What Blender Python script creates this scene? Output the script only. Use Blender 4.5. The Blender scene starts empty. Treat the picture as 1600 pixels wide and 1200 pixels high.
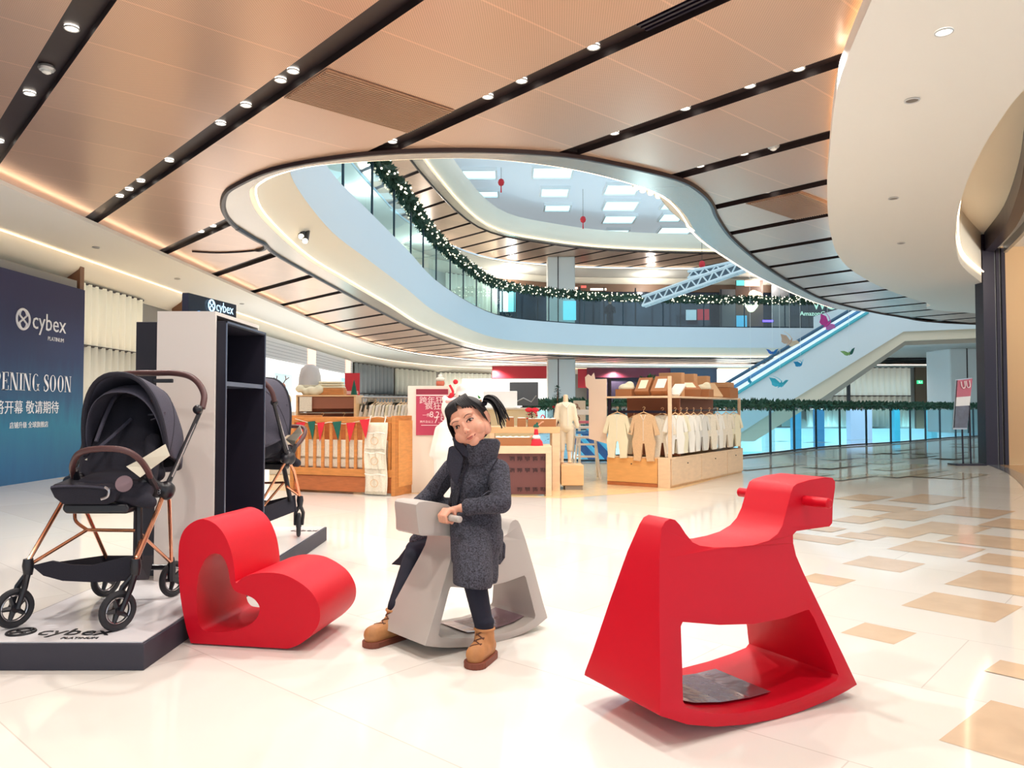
import bpy, bmesh, math, random
from mathutils import Vector, Matrix, geometry
from mathutils.bvhtree import BVHTree
random.seed(7)
PI = math.pi
sc = bpy.context.scene
COL = sc.collection
F = 1200.0
PITCH = math.atan(38 / 1200.0)
CAM = Vector((0, 0, 1.05))

# ---------------------------------------------------------------- camera, sky, lights, exposure
cd = bpy.data.cameras.new('camera'); cam = bpy.data.objects.new('camera', cd); COL.objects.link(cam)
cam.location = CAM; cam.rotation_euler = (PI / 2 + PITCH, 0, 0)
cd.sensor_width = 36; cd.lens = 36 * F / 1600; cd.clip_end = 300; cd.clip_start = .05
sc.camera = cam
sc.view_settings.view_transform = 'Standard'; sc.view_settings.look = 'None'
sc.view_settings.gamma = 1; sc.view_settings.use_curve_mapping = False
sc.view_settings.exposure = 0.38
W = bpy.data.worlds.new('world'); sc.world = W; W.use_nodes = True
W.node_tree.nodes['Background'].inputs[0].default_value = (.80, .91, 1, 1)
W.node_tree.nodes['Background'].inputs[1].default_value = 1.1

def lamp(kind, name, loc, power, color=(1, .93, .84), rot=(0, 0, 0), **kw):
    l = bpy.data.lights.new(name, kind); l.energy = power; l.color = color
    for k, v in kw.items(): setattr(l, k, v)
    o = bpy.data.objects.new(name, l); COL.objects.link(o); o.location = loc; o.rotation_euler = rot
    return o
# ceiling spots over the open floor (the recessed lamps in the dark slots)
for (x, y, e) in [(-2.3, 4.5, 150), (-.6, 2.2, 120), (.5, 3.4, 140), (1.3, 2.0, 100), (-.45, 4.6, 140), (.9, 6.0, 140), (2.3, 5.4, 120),
                  (-3.6, 6.0, 150), (-1.9, 6.8, 150), (-4.6, 9.0, 180), (1.9, 8.2, 120), (-4.8, 12.5, 200), (-4.9, 16.5, 240), (-4.6, 20.5, 240), (-2.6, 1.0, 110), (3.2, 3.0, 90)]:
    lamp('SPOT', 'downlight_lamp', (x, y, 3.55), e * .78, (1, .95, .9), spot_size=2.4, spot_blend=.7, shadow_soft_size=.05)
# the shop's own warm lamps over its displays
for (x, y, z, e) in [(-2.2, 8.6, 3.3, 170), (.2, 8.2, 3.3, 120), (1.6, 8.8, 3.3, 120), (-3.0, 13, 3.3, 260), (0, 12.5, 3.3, 170), (3.2, 10.2, 3.3, 130)]:
    lamp('SPOT', 'shop_lamp', (x, y, z), e * .6, (1, .9, .78), spot_size=2.2, spot_blend=.8, shadow_soft_size=.08)

# fill lights added to brighten the far gallery and the upper floor
for (x, y, z, e) in [(-5.0, 26, 3.3, 300), (-4.4, 33, 3.3, 350), (-1, 43, 3.3, 450), (6, 45, 3.3, 450), (13, 43.5, 3.3, 400), (18.5, 36, 3.3, 300)]:
    lamp('SPOT', 'added_far_fill', (x, y, z), e, (1, .95, .88), spot_size=2.6, spot_blend=.6, shadow_soft_size=.1)
for (x, y, e) in [(-5.4, 20, 250), (-5.2, 27, 250), (-4, 35, 300), (0, 42.5, 300), (8, 44, 250), (15, 44, 250)]:
    lamp('POINT', 'added_upper_fill', (x, y, 8.2), e * .4, (1, .95, .86), shadow_soft_size=.15)

for (x, y) in [(6, 20), (12, 27), (5, 29)]:
    lamp('POINT', 'added_void_fill', (x, y, -1.6), 150, (.62, .92, 1), shadow_soft_size=.3)  # fill added in the void to brighten the view through the railing
for x in (3, 7, 11.5, 16, 21):
    lamp('SPOT', 'added_fascia_fill', (x, 34.5 + min(3, x * .2), -2.2), 1100, (.5, .88, 1), rot=(math.radians(104), 0, 0), spot_size=1.5, spot_blend=.6, shadow_soft_size=.2)  # spots added to brighten the far fascia of the void
for (x, y) in [(0, 33), (8, 31), (15, 33), (6, 36)]:
    lamp('SPOT', 'added_roof_fill', (x, y, 5.2), 110, (.92, .97, 1), rot=(PI, 0, 0), spot_size=2.2, spot_blend=.8, shadow_soft_size=.3)  # added fill without fixtures, aimed up to brighten the roof

# ---------------------------------------------------------------- pixel helpers (1600x1200 frame)
def ray(u, v):
    a = (u - 800) / F; b = (600 - v) / F
    return Vector((a, math.cos(PITCH) - b * math.sin(PITCH), math.sin(PITCH) + b * math.cos(PITCH)))
def P(u, v, d):
    r = ray(u, v); return CAM + r * (d / r.y)
def Z(u, v, z):
    r = ray(u, v); return CAM + r * ((z - CAM.z) / r.z)
def X(u, v, x):
    r = ray(u, v); return CAM + r * (x / r.x)

# ---------------------------------------------------------------- materials
MATS = {}
def lin(c):
    o = []
    for v in c:
        v = v / 255
        o.append(v / 12.92 if v <= .04045 else ((v + .055) / 1.055) ** 2.4)
    return (*o, 1)
def mat(name, c, rough=.5, metal=0, emit=0, noise=0, nscale=60, bump=0, spec=None, alpha=None, trans=0, coat=0, stripes=None):
    if name in MATS: return MATS[name]
    m = bpy.data.materials.new(name); m.use_nodes = True; nt = m.node_tree; b = nt.nodes['Principled BSDF']
    c = lin(c); b.inputs['Base Color'].default_value = c
    b.inputs['Roughness'].default_value = rough; b.inputs['Metallic'].default_value = metal
    if spec is not None: b.inputs['Specular IOR Level'].default_value = spec
    if emit: b.inputs['Emission Color'].default_value = c; b.inputs['Emission Strength'].default_value = emit
    if trans: b.inputs['Transmission Weight'].default_value = trans
    if coat: b.inputs['Coat Weight'].default_value = coat; b.inputs['Coat Roughness'].default_value = .08
    if alpha is not None: b.inputs['Alpha'].default_value = alpha
    tc = nt.nodes.new('ShaderNodeTexCoord')
    if noise or bump:
        n = nt.nodes.new('ShaderNodeTexNoise'); n.inputs['Scale'].default_value = nscale; n.inputs['Detail'].default_value = 3
        nt.links.new(tc.outputs['Object'], n.inputs['Vector'])
        if noise:
            r = nt.nodes.new('ShaderNodeValToRGB')
            r.color_ramp.elements[0].position = .3; r.color_ramp.elements[1].position = .7
            r.color_ramp.elements[0].color = tuple(max(0, k * (1 - noise)) for k in c[:3]) + (1,)
            r.color_ramp.elements[1].color = tuple(min(1, k * (1 + noise)) for k in c[:3]) + (1,)
            nt.links.new(n.outputs['Fac'], r.inputs['Fac']); nt.links.new(r.outputs['Color'], b.inputs['Base Color'])
        if bump:
            bp = nt.nodes.new('ShaderNodeBump'); bp.inputs['Strength'].default_value = bump; bp.inputs['Distance'].default_value = .004
            nt.links.new(n.outputs['Fac'], bp.inputs['Height']); nt.links.new(bp.outputs['Normal'], b.inputs['Normal'])
    MATS[name] = m; return m

def wood(name, c, k=.12, axis=(1.5, 1.5, 14), rough=.45):
    if name in MATS: return MATS[name]
    m = mat(name, c, rough); nt = m.node_tree; b = nt.nodes['Principled BSDF']
    tc = nt.nodes['Texture Coordinate']; mp = nt.nodes.new('ShaderNodeMapping'); mp.inputs['Scale'].default_value = axis
    n = nt.nodes.new('ShaderNodeTexNoise'); n.inputs['Scale'].default_value = 4; n.inputs['Detail'].default_value = 5
    r = nt.nodes.new('ShaderNodeValToRGB'); c = lin(c)
    r.color_ramp.elements[0].position = .3; r.color_ramp.elements[1].position = .7
    r.color_ramp.elements[0].color = tuple(q * (1 - k) for q in c[:3]) + (1,); r.color_ramp.elements[1].color = tuple(min(1, q * (1 + k)) for q in c[:3]) + (1,)
    L = nt.links
    L.new(tc.outputs['Object'], mp.inputs[0]); L.new(mp.outputs[0], n.inputs['Vector']); L.new(n.outputs['Fac'], r.inputs['Fac']); L.new(r.outputs['Color'], b.inputs['Base Color'])
    return m

def glass_mat(name, c, tint=.25, rough=.02):
    """thin pane: mostly see-through with a tinted glossy share"""
    if name in MATS: return MATS[name]
    m = bpy.data.materials.new(name); m.use_nodes = True; nt = m.node_tree; nt.nodes.clear(); L = nt.links
    o = nt.nodes.new('ShaderNodeOutputMaterial'); t = nt.nodes.new('ShaderNodeBsdfTransparent'); t.inputs[0].default_value = lin(c)
    g = nt.nodes.new('ShaderNodeBsdfGlossy'); g.inputs['Roughness'].default_value = rough; g.inputs[0].default_value = (.9, .97, 1, 1)
    lw = nt.nodes.new('ShaderNodeLayerWeight'); lw.inputs[0].default_value = .5
    pw = nt.nodes.new('ShaderNodeMath'); pw.operation = 'POWER'; pw.inputs[1].default_value = 4; L.new(lw.outputs['Facing'], pw.inputs[0])
    ma = nt.nodes.new('ShaderNodeMath'); ma.operation = 'MULTIPLY_ADD'; ma.inputs[1].default_value = .6; ma.inputs[2].default_value = .05; L.new(pw.outputs[0], ma.inputs[0])
    mx = nt.nodes.new('ShaderNodeMixShader'); L.new(ma.outputs[0], mx.inputs[0]); L.new(t.outputs[0], mx.inputs[1]); L.new(g.outputs[0], mx.inputs[2])
    L.new(mx.outputs[0], o.inputs[0]); MATS[name] = m; return m

# ---------------------------------------------------------------- mesh builder
class MB:
    def __init__(s): s.v = []; s.f = []; s.m = []; s.mi = 0
    def add(s, vs, fs):
        k = len(s.v); s.v += [Vector(v) for v in vs]; s.f += [tuple(i + k for i in f) for f in fs]; s.m += [s.mi] * len(fs); return s
    def box(s, c, d, rz=0, M=None):
        x, y, z = d[0] / 2, d[1] / 2, d[2] / 2
        vs = [Vector((sx * x, sy * y, sz * z)) for sz in (-1, 1) for sy in (-1, 1) for sx in (-1, 1)]
        R = M.to_3x3() if M else Matrix.Rotation(rz, 3, 'Z')
        vs = [R @ v + Vector(c) for v in vs]
        return s.add(vs, [(0, 2, 3, 1), (4, 5, 7, 6), (0, 1, 5, 4), (2, 6, 7, 3), (0, 4, 6, 2), (1, 3, 7, 5)])
    def bx(s, a, b):
        a, b = Vector(a), Vector(b); return s.box((a + b) / 2, [abs(q) for q in (b - a)])
    def tube(s, pts, r, n=10, closed=False, caps=True, flat=None):
        pts = [Vector(p) for p in pts]; N = len(pts); rs = r if isinstance(r, (list, tuple)) else [r] * N
        vs = []; prev = None
        for i, p in enumerate(pts):
            a = pts[(i - 1) % N] if (closed or i > 0) else p; b = pts[(i + 1) % N] if (closed or i < N - 1) else p
            t = (b - a)
            if t.length < 1e-9: t = Vector((0, 0, 1))
            t.normalize()
            if prev is None:
                up = Vector((0, 0, 1)) if abs(t.z) < .9 else Vector((1, 0, 0))
                nx = t.cross(up).normalized()
            else:
                nx = prev - t * prev.dot(t)
                nx = nx.normalized() if nx.length > 1e-6 else t.orthogonal().normalized()
            prev = nx; ny = t.cross(nx)
            fl = flat or 1
            for k in range(n):
                q = 2 * PI * k / n; vs.append(p + (nx * math.cos(q) + ny * math.sin(q) * fl) * rs[i])
        fs = []
        for i in range(N if closed else N - 1):
            j = (i + 1) % N
            for k in range(n): fs.append((i * n + k, i * n + (k + 1) % n, j * n + (k + 1) % n, j * n + k))
        if caps and not closed: fs += [tuple(reversed(range(n))), tuple((N - 1) * n + k for k in range(n))]
        return s.add(vs, fs)
    def cyl(s, a, b, r, r2=None, n=20): return s.tube([a, b], [r, r if r2 is None else r2], n)
    def ell(s, c, r, seg=16, ring=10, M=None):
        c = Vector(c); r = (r, r, r) if isinstance(r, (int, float)) else r
        vs = [Vector((0, 0, -r[2]))]
        for i in range(1, ring):
            t = -PI / 2 + PI * i / ring
            for k in range(seg):
                q = 2 * PI * k / seg; vs.append(Vector((r[0] * math.cos(t) * math.cos(q), r[1] * math.cos(t) * math.sin(q), r[2] * math.sin(t))))
        vs.append(Vector((0, 0, r[2])))
        fs = [(0, 1 + (k + 1) % seg, 1 + k) for k in range(seg)]
        for i in range(ring - 2):
            for k in range(seg): fs.append((1 + i * seg + k, 1 + i * seg + (k + 1) % seg, 1 + (i + 1) * seg + (k + 1) % seg, 1 + (i + 1) * seg + k))
        t = len(vs) - 1; b = 1 + (ring - 2) * seg
        fs += [(b + k, b + (k + 1) % seg, t) for k in range(seg)]
        R = M.to_3x3() if M else Matrix.Identity(3)
        return s.add([R @ v + c for v in vs], fs)
    def cap(s, a, b, ra, rb=None, n=12):
        rb = ra if rb is None else rb; a, b = Vector(a), Vector(b)
        s.ell(a, ra, n, 8); s.ell(b, rb, n, 8)
        return s.tube([a, b], [ra, rb], n)
    def lathe(s, prof, c=(0, 0, 0), n=24, axis=None):
        M = Vector(axis).to_track_quat('Z', 'Y').to_matrix() if axis else Matrix.Identity(3)
        vs = [M @ Vector((r * math.cos(2 * PI * k / n), r * math.sin(2 * PI * k / n), z)) + Vector(c) for r, z in prof for k in range(n)]
        fs = [(i * n + k, i * n + (k + 1) % n, (i + 1) * n + (k + 1) % n, (i + 1) * n + k) for i in range(len(prof) - 1) for k in range(n)]
        fs += [tuple(reversed(range(n))), tuple((len(prof) - 1) * n + k for k in range(n))]
        return s.add(vs, fs)
    def prism(s, pts, off):
        """closed 3-D polygon extruded by off"""
        pts = [Vector(p) for p in pts]; n = len(pts); off = Vector(off)
        tri = geometry.tessellate_polygon([pts])
        nrm = geometry.normal(pts) if n > 2 else Vector((0, 0, 1))
        fs = [tuple(t) for t in tri] + [tuple(i + n for i in reversed(t)) for t in tri]
        fs += [(i, (i + 1) % n, (i + 1) % n + n, i + n) for i in range(n)]
        return s.add(pts + [p + off for p in pts], fs)
    def sheet(s, rows):
        n = len(rows[0]); return s.add([p for r in rows for p in r], [(i * n + k, i * n + k + 1, (i + 1) * n + k + 1, (i + 1) * n + k) for i in range(len(rows) - 1) for k in range(n - 1)])
    def mesh(s, name, mats):
        me = bpy.data.meshes.new(name); me.from_pydata([tuple(v) for v in s.v], [], s.f)
        for m in (mats if isinstance(mats, (list, tuple)) else [mats]): me.materials.append(m)
        me.polygons.foreach_set('material_index', s.m)
        bm = bmesh.new(); bm.from_mesh(me); bmesh.ops.recalc_face_normals(bm, faces=bm.faces); bm.to_mesh(me); bm.free()
        me.update(); return me
    def build(s, name, mats, parent=None, smooth=False, bevel=0, seg=2, solid=0, world=False, sub=0, label=None):
        me = s.mesh(name, mats)
        return link(name, me, parent, smooth, bevel, seg, solid, world, sub, label)

def link(name, me, parent=None, smooth=False, bevel=0, seg=2, solid=0, world=False, sub=0, label=None):
    if world and parent is not None:
        me.transform(wmat(parent).inverted())
    o = bpy.data.objects.new(name, me); COL.objects.link(o)
    if parent is not None: o.parent = parent
    if smooth:
        me.polygons.foreach_set('use_smooth', [True] * len(me.polygons)); me.update()
        if smooth != 'all': me.set_sharp_from_angle(angle=math.radians(40))
    if solid:
        m = o.modifiers.new('s', 'SOLIDIFY'); m.thickness = solid; m.offset = 0
    if bevel:
        m = o.modifiers.new('b', 'BEVEL'); m.width = bevel; m.segments = seg; m.limit_method = 'ANGLE'; m.angle_limit = math.radians(35)
        if not smooth: me.polygons.foreach_set('use_smooth', [True] * len(me.polygons)); me.set_sharp_from_angle(angle=math.radians(35)); m.harden_normals = False
    if sub:
        m = o.modifiers.new('u', 'SUBSURF'); m.levels = m.render_levels = sub
    if label: o['label'] = label
    return o
def wmat(o):
    M = o.matrix_basis.copy()
    while o.parent is not None:
        o = o.parent; M = o.matrix_basis @ M
    return M
def applied(o):
    """evaluate the modifiers into a plain mesh"""
    dg = bpy.context.evaluated_depsgraph_get(); dg.update()
    me = bpy.data.meshes.new_from_object(o.evaluated_get(dg)); old = o.data
    o.modifiers.clear(); o.data = me; me.name = old.name; return me
def blob(mb, name, m, parent=None, voxel=.005, smooth=4, world=False, label=None, deci=0):
    """fuse overlapping closed shapes into one continuous skin"""
    me = mb.mesh(name, m)
    o = bpy.data.objects.new(name, me); COL.objects.link(o)
    r = o.modifiers.new('r', 'REMESH'); r.mode = 'VOXEL'; r.voxel_size = voxel; r.use_smooth_shade = True
    if smooth:
        k = o.modifiers.new('k', 'SMOOTH'); k.factor = .5; k.iterations = smooth
    if deci:
        k = o.modifiers.new('d', 'DECIMATE'); k.ratio = deci
    me = applied(o)
    me.polygons.foreach_set('use_smooth', [True] * len(me.polygons))
    me.polygons.foreach_set('material_index', [0] * len(me.polygons))
    if not me.materials: me.materials.append(m)
    if world and parent is not None: me.transform(wmat(parent).inverted())
    if parent is not None: o.parent = parent
    if label: o['label'] = label
    return o
def T(o, label, cat, group=None, kind=None):
    if label: o['label'] = label
    if cat: o['category'] = cat
    if group: o['group'] = group
    if kind: o['kind'] = kind
    return o
def thing(name, label, cat, loc=(0, 0, 0), rz=0, group=None):
    o = bpy.data.objects.new(name, None); COL.objects.link(o); o.empty_display_size = .1
    o.location = loc; o.rotation_euler = (0, 0, rz)
    return T(o, label, cat, group)
def struct(o): o['kind'] = 'structure'; return o
def copy_tree(o, parent=None):
    c = o.copy(); COL.objects.link(c)
    if parent is not None: c.parent = parent
    for ch in [q for q in KIDS.get(o.name, [])]: copy_child(ch, c, c)
    return c
KIDS = {}
def copy_child(ch, par, owner):
    d = ch.copy(); COL.objects.link(d); d.parent = par; KIDS.setdefault(owner.name, []).append(d)
    for g in KIDS.get(ch.name, []): copy_child(g, d, d)
def index_kids():
    KIDS.clear()
    for o in COL.objects:
        if o.parent is not None: KIDS.setdefault(o.parent.name, []).append(o)
def dup(root, loc=None, rz=None, label=None, group=None, scale=None):
    index_kids()
    c = copy_tree(root)
    if loc is not None: c.location = loc
    if rz is not None: c.rotation_euler = (0, 0, rz)
    if scale: c.scale = (scale,) * 3
    if label: c['label'] = label
    if group: c['group'] = group
    return c
FONTS = {}
def text(body, name, size, M, m, parent=None, depth=.002, align='LEFT', xs=1, label=None, font=None, off=0):
    """lettering as a thin mesh; M places the text's own XY plane"""
    c = bpy.data.curves.new(name, 'FONT'); c.body = body; c.size = size; c.extrude = depth; c.align_x = align; c.resolution_u = 2
    if off: c.offset = off
    o = bpy.data.objects.new(name, c); COL.objects.link(o)
    dg = bpy.context.evaluated_depsgraph_get(); dg.update()
    me = bpy.data.meshes.new_from_object(o.evaluated_get(dg)); bpy.data.objects.remove(o)
    me.transform(M @ Matrix.Diagonal((xs, 1, 1, 1)))
    me.materials.clear(); me.materials.append(m)
    return link(name, me, parent, label=label, world=(parent is not None))
def frame(o, xd, yd):
    """matrix whose X, Y axes follow xd, yd at origin o"""
    x = Vector(xd).normalized(); y = Vector(yd); y = (y - x * y.dot(x)).normalized(); z = x.cross(y)
    M = Matrix((x, y, z)).transposed().to_4x4(); M.translation = Vector(o); return M
def crom(pts, n=6, closed=False):
    pts = [Vector(p) for p in pts]; out = []; N = len(pts)
    for i in range(N if closed else N - 1):
        g = (lambda k: pts[k % N]) if closed else (lambda k: pts[max(0, min(N - 1, k))])
        a, b, c, d = g(i - 1), g(i), g(i + 1), g(i + 2)
        for k in range(n):
            t = k / n
            out.append(.5 * ((2 * b) + (c - a) * t + (2 * a - 5 * b + 4 * c - d) * t * t + (3 * b - a - 3 * c + d) * t ** 3))
    if not closed: out.append(pts[-1])
    return out
def v2(p, z): return Vector((p[0], p[1], z))
def offset2(pts, d):
    out = []; N = len(pts)
    for i, p in enumerate(pts):
        a = pts[max(0, i - 1)]; b = pts[min(N - 1, i + 1)]
        t = Vector((b[0] - a[0], b[1] - a[1], 0)).normalized(); n = Vector((-t.y, t.x, 0))
        out.append(Vector((p[0], p[1], p[2] if len(p) > 2 else 0)) + n * d)
    return out
# ================================================================ SETTING
H1, H2, F2, R2 = 3.6, 3.46, 5.05, 8.9
M_white = mat('painted_white', (238, 236, 230), .6)
M_cream = mat('cream_plaster', (238, 230, 214), .5)
M_blueband = mat('white_fascia', (212, 224, 232), .5)
M_ring = mat('champagne_metal', (186, 172, 158), .25, .6)
M_dark = mat('dark_bronze', (52, 40, 40), .4, .3)
M_line = mat('dark_profile', (46, 26, 26), .4, .3)
M_led = mat('warm_led', (255, 232, 196), .5, emit=2.6)
M_ledw = mat('white_led', (255, 240, 220), .5, emit=6)

def copper():
    m = mat('perforated_copper', (212, 176, 152), .28, .55); nt = m.node_tree; b = nt.nodes['Principled BSDF']; L = nt.links
    tc = nt.nodes['Texture Coordinate']; sp = nt.nodes.new('ShaderNodeSeparateXYZ'); L.new(tc.outputs['Object'], sp.inputs[0])
    def mth(op, a, b_=None, c=None):
        n = nt.nodes.new('ShaderNodeMath'); n.operation = op
        for i, q in enumerate((a, b_, c)):
            if q is None: continue
            if isinstance(q, (int, float)): n.inputs[i].default_value = q
            else: L.new(q, n.inputs[i])
        return n.outputs[0]
    x, y = sp.outputs[0], sp.outputs[1]
    s = mth('DIVIDE', mth('SUBTRACT', mth('MULTIPLY', y, 1.12), x), 1.5014)
    t = mth('DIVIDE', mth('ADD', mth('MULTIPLY', x, 1.12), y), 1.5014)
    j = mth('LESS_THAN', mth('ABSOLUTE', mth('SUBTRACT', mth('FRACT', mth('DIVIDE', mth('SUBTRACT', s, 5.52), .75)), .5)), .011)
    cell = mth('FLOOR', mth('DIVIDE', mth('SUBTRACT', s, 5.895), .75))
    wn = nt.nodes.new('ShaderNodeTexWhiteNoise'); wn.noise_dimensions = '2D'
    cb = nt.nodes.new('ShaderNodeCombineXYZ'); L.new(cell, cb.inputs[0]); L.new(mth('FLOOR', mth('DIVIDE', mth('SUBTRACT', t, 1.199), 1.432)), cb.inputs[1]); L.new(cb.outputs[0], wn.inputs['Vector'])
    dots = mth('MULTIPLY', mth('SINE', mth('MULTIPLY', s, 2 * PI / .022)), mth('SINE', mth('MULTIPLY', t, 2 * PI / .022)))
    d = mth('GREATER_THAN', dots, .35)
    k = mth('ADD', mth('SUBTRACT', 1.03, mth('MULTIPLY', d, .3)), mth('MULTIPLY', mth('SUBTRACT', wn.outputs['Value'], .5), .08))
    k = mth('ADD', k, mth('MULTIPLY', j, .22))
    mx = nt.nodes.new('ShaderNodeVectorMath'); mx.operation = 'SCALE'; mx.inputs[0].default_value = lin((212, 176, 152))[:3]; L.new(k, mx.inputs['Scale'])
    L.new(mx.outputs[0], b.inputs['Base Color'])
    return m
M_copper = copper()

# -- plan curves
Vpx = [(1350, 487), (1290, 478), (1200, 440), (1140, 405), (1095, 372), (1070, 335), (1040, 308), (980, 285), (880, 262), (750, 248), (620, 250), (500, 258), (440, 270), (402, 286), (390, 305), (412, 345), (478, 404), (541, 441), (607, 479), (671, 516)]
Vpl = [Vector((26, 27, 0)), Vector((16, 24, 0))] + [v2(Z(u, v, H1), 0) for u, v in Vpx] + [Vector(p) for p in [(-1.1, 32.9, 0), (1.8, 36, 0), (6, 37.8, 0), (14, 38.6, 0), (20, 38.6, 0), (27, 38.6, 0)]]
V = crom(Vpl, 5)
Dpx = [(1530, 506), (1400, 493), (1300, 471), (1250, 449), (1200, 418), (1170, 395), (1140, 367), (1120, 338), (1112, 318), (1095, 298), (1060, 278), (980, 258), (880, 240), (750, 233), (620, 235), (520, 245), (430, 262), (375, 285), (352, 303), (350, 330), (370, 355), (412, 380), (440, 402), (541, 458), (607, 493), (656, 516)]
Dpl = [Vector((26, 25.6, 0))] + [v2(Z(u, v, H1), 0) for u, v in Dpx] + [Vector(p) for p in [(-1.6, 33.3, 0), (1.5, 36.7, 0), (6, 38.5, 0), (14, 39.3, 0), (20, 39.3, 0), (27, 39.3, 0)]]
D = crom(Dpl, 5)
Wpx = [(1530, 490), (1450, 474), (1380, 450), (1335, 425), (1310, 400), (1298, 365), (1293, 325), (1293, 280), (1297, 230), (1303, 170), (1312, 125), (1332, 70), (1362, 0)]
Wc = crom([Vector((26, 23.5, 0))] + [v2(Z(u, v, 3.4), 0) for u, v in Wpx] + [Vector((1.75, 3, 0)), Vector((1.6, 1, 0)), Vector((1.6, -4, 0))], 5)
O = [Vector(p) for p in [(-5.5, -4, 0), (-5.5, 12, 0), (-5.5, 25, 0), (-5.05, 31, 0), (-3.5, 36.6, 0), (0, 41, 0), (6, 43.4, 0), (14, 44, 0), (27, 44, 0)]]
Oc = O[:2] + crom(O[2:], 5)

def slotted(name, poly, z, depth, c0=1.80, step=2.15, hw=.105, kmax=36, kmin=-4, z_off=0):
    """ceiling skin with dark recessed slots cut through it along one direction"""
    me = bpy.data.meshes.new(name)
    tri = geometry.tessellate_polygon([poly])
    me.from_pydata([(p.x, p.y, z) for p in poly], [], [tuple(t) for t in tri])
    bm = bmesh.new(); bm.from_mesh(me)
    nrm = Vector((1.12, 1, 0)).normalized(); cs = [(c0 + step * k) / 1.5014 for k in range(kmin, kmax)]
    for c in cs:
        for sgn in (-1, 1):
            bmesh.ops.bisect_plane(bm, geom=bm.verts[:] + bm.edges[:] + bm.faces[:], plane_co=nrm * (c + sgn * hw), plane_no=nrm)
    slot = [f for f in bm.faces if min(abs(f.calc_center_median().dot(nrm) - c) for c in cs) < hw]
    for f in bm.faces: f.material_index = 0
    for f in slot: f.material_index = 1
    r = bmesh.ops.extrude_face_region(bm, geom=slot)
    vs = [g for g in r['geom'] if isinstance(g, bmesh.types.BMVert)]
    for g in r['geom']:
        if isinstance(g, bmesh.types.BMFace): g.material_index = 1
    bmesh.ops.translate(bm, verts=vs, vec=(0, 0, depth))
    bmesh.ops.delete(bm, geom=[f for f in slot if f.is_valid], context='FACES_ONLY')
    for f in bm.faces:
        if abs(f.normal.z) < .5: f.material_index = 1
    bmesh.ops.recalc_face_normals(bm, faces=bm.faces)
    bm.to_mesh(me); bm.free(); me.materials.append(M_copper); me.materials.append(M_dark)
    return struct(link(name, me))
# copper ceiling around the atrium opening
inn = [p.copy() for p in D]
Wo = offset2(Wc, .35)
Oo = offset2(Oc, .35)
slotted('ceiling', Oo + list(reversed(inn)) + Wo, H1, .06)
def flat(name, poly, z, m, th=0, **k):
    b = MB(); b.prism([(p[0], p[1], z) for p in poly], (0, 0, th or .02)); return struct(b.build(name, m, **k))
flat('ceiling_opening_border', [Vector((p.x, p.y, 0)) for p in D] + list(reversed(V)), H1, M_ring, .05)
b = MB(); b.tube([(p.x, p.y, H1 - .005) for p in D], .035, 6); struct(b.build('trim_1', M_line))
curl = crom([v2(Z(u, v, H1), H1 - .005) for u, v in [(370, 355), (398, 372), (414, 381), (411, 388), (385, 392), (340, 394), (300, 392)]], 5)
b = MB(); b.tube(curl, [.04] * 18 + [.02] * (len(curl) - 18), 6); struct(b.build('trim_2', M_line))

# lower white ceiling on the left and behind
flat('ceiling_left', Oc + [Vector((27, 47, 0)), Vector((-7.6, 47, 0)), Vector((-7.6, -4, 0))], H2, M_white, .05)
b = MB(); b.tube([(p.x, p.y, H2 + .075) for p in offset2(Oc, .1)], .012, 5); struct(b.build('trim_3', mat('warm_led_left', (255, 232, 200), .5, emit=4)))
# right white ceiling with its flowing edge
Rpx = [(1600, 140), (1560, 192), (1530, 242), (1507, 295), (1495, 345), (1494, 390), (1505, 418), (1540, 446)]
Rc = crom([Vector((3.1, -4, 0)), Vector((3.2, 2, 0)), Vector((3.35, 4, 0))] + [v2(Z(u, v, 3.4), 0) for u, v in Rpx], 5)
WR = list(reversed(Wc))
flat('ceiling_right', Rc + [Vector((10, 15.0, 0)), Vector((26, 18, 0))] + [p for p in Wc], 3.4, M_white, .12)
b = MB(); b.tube([(p.x, p.y, 3.545) for p in offset2(Wc, .1)], .014, 5); struct(b.build('trim_4', mat('warm_led_right', (255, 224, 176), .5, emit=6)))
# raised cream ceiling between that panel and the shopfront
flat('ceiling_raised', [p.copy() for p in Rc] + [Vector((9.5, 16, 0)), Vector((13, 16, 0)), Vector((11, 5, 0)), Vector((9, -4, 0))], 4.35, M_cream, .05)
b = MB(); b.sheet([[(p.x, p.y, z) for p in Rc] for z in (3.4, 4.36)]); struct(b.build('ceiling_upstand', M_cream))
b = MB(); b.tube([(p.x, p.y, 3.6) for p in offset2(Rc, -.03)], .012, 5); struct(b.build('trim_5', mat('warm_led_recess', (255, 226, 190), .5, emit=7)))

# upper floor edge: curved cove below, white band above
Vs = [p for p in V]
rows = []
for off, z in [(0, 3.6), (-.03, 3.7), (-.12, 3.82), (-.26, 3.93), (-.40, 4.02), (-.45, 4.06)]:
    rows.append([(p.x, p.y, z) for p in offset2(Vs, off)])
b = MB(); b.sheet(rows); struct(b.build('trim_6', M_cream, smooth='all'))
b = MB(); b.sheet([[(p.x, p.y, z) for p in offset2(Vs, o)] for o, z in [(-.45, 4.05), (-.45, F2), (-.25, F2)]]); struct(b.build('wall_fascia', M_blueband, smooth=True))
b = MB(); b.tube([(p.x, p.y, 3.635) for p in offset2(Vs, -.07)], .012, 5); struct(b.build('trim_7', M_led))
# upper floor slab top
def upper(p0): return [p for p in p0]
iA = min(range(len(V)), key=lambda i: (V[i] - Vector((-3.15, 9.2, 0))).length)
Vl = V[iA:]
flat('floor_upper', [Vector((-8, 8.5, 0))] + [p for p in offset2(Vl, -.25)] + [Vector((27, 47, 0)), Vector((-8, 47, 0))], F2 - .05, M_white, .04)
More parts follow.
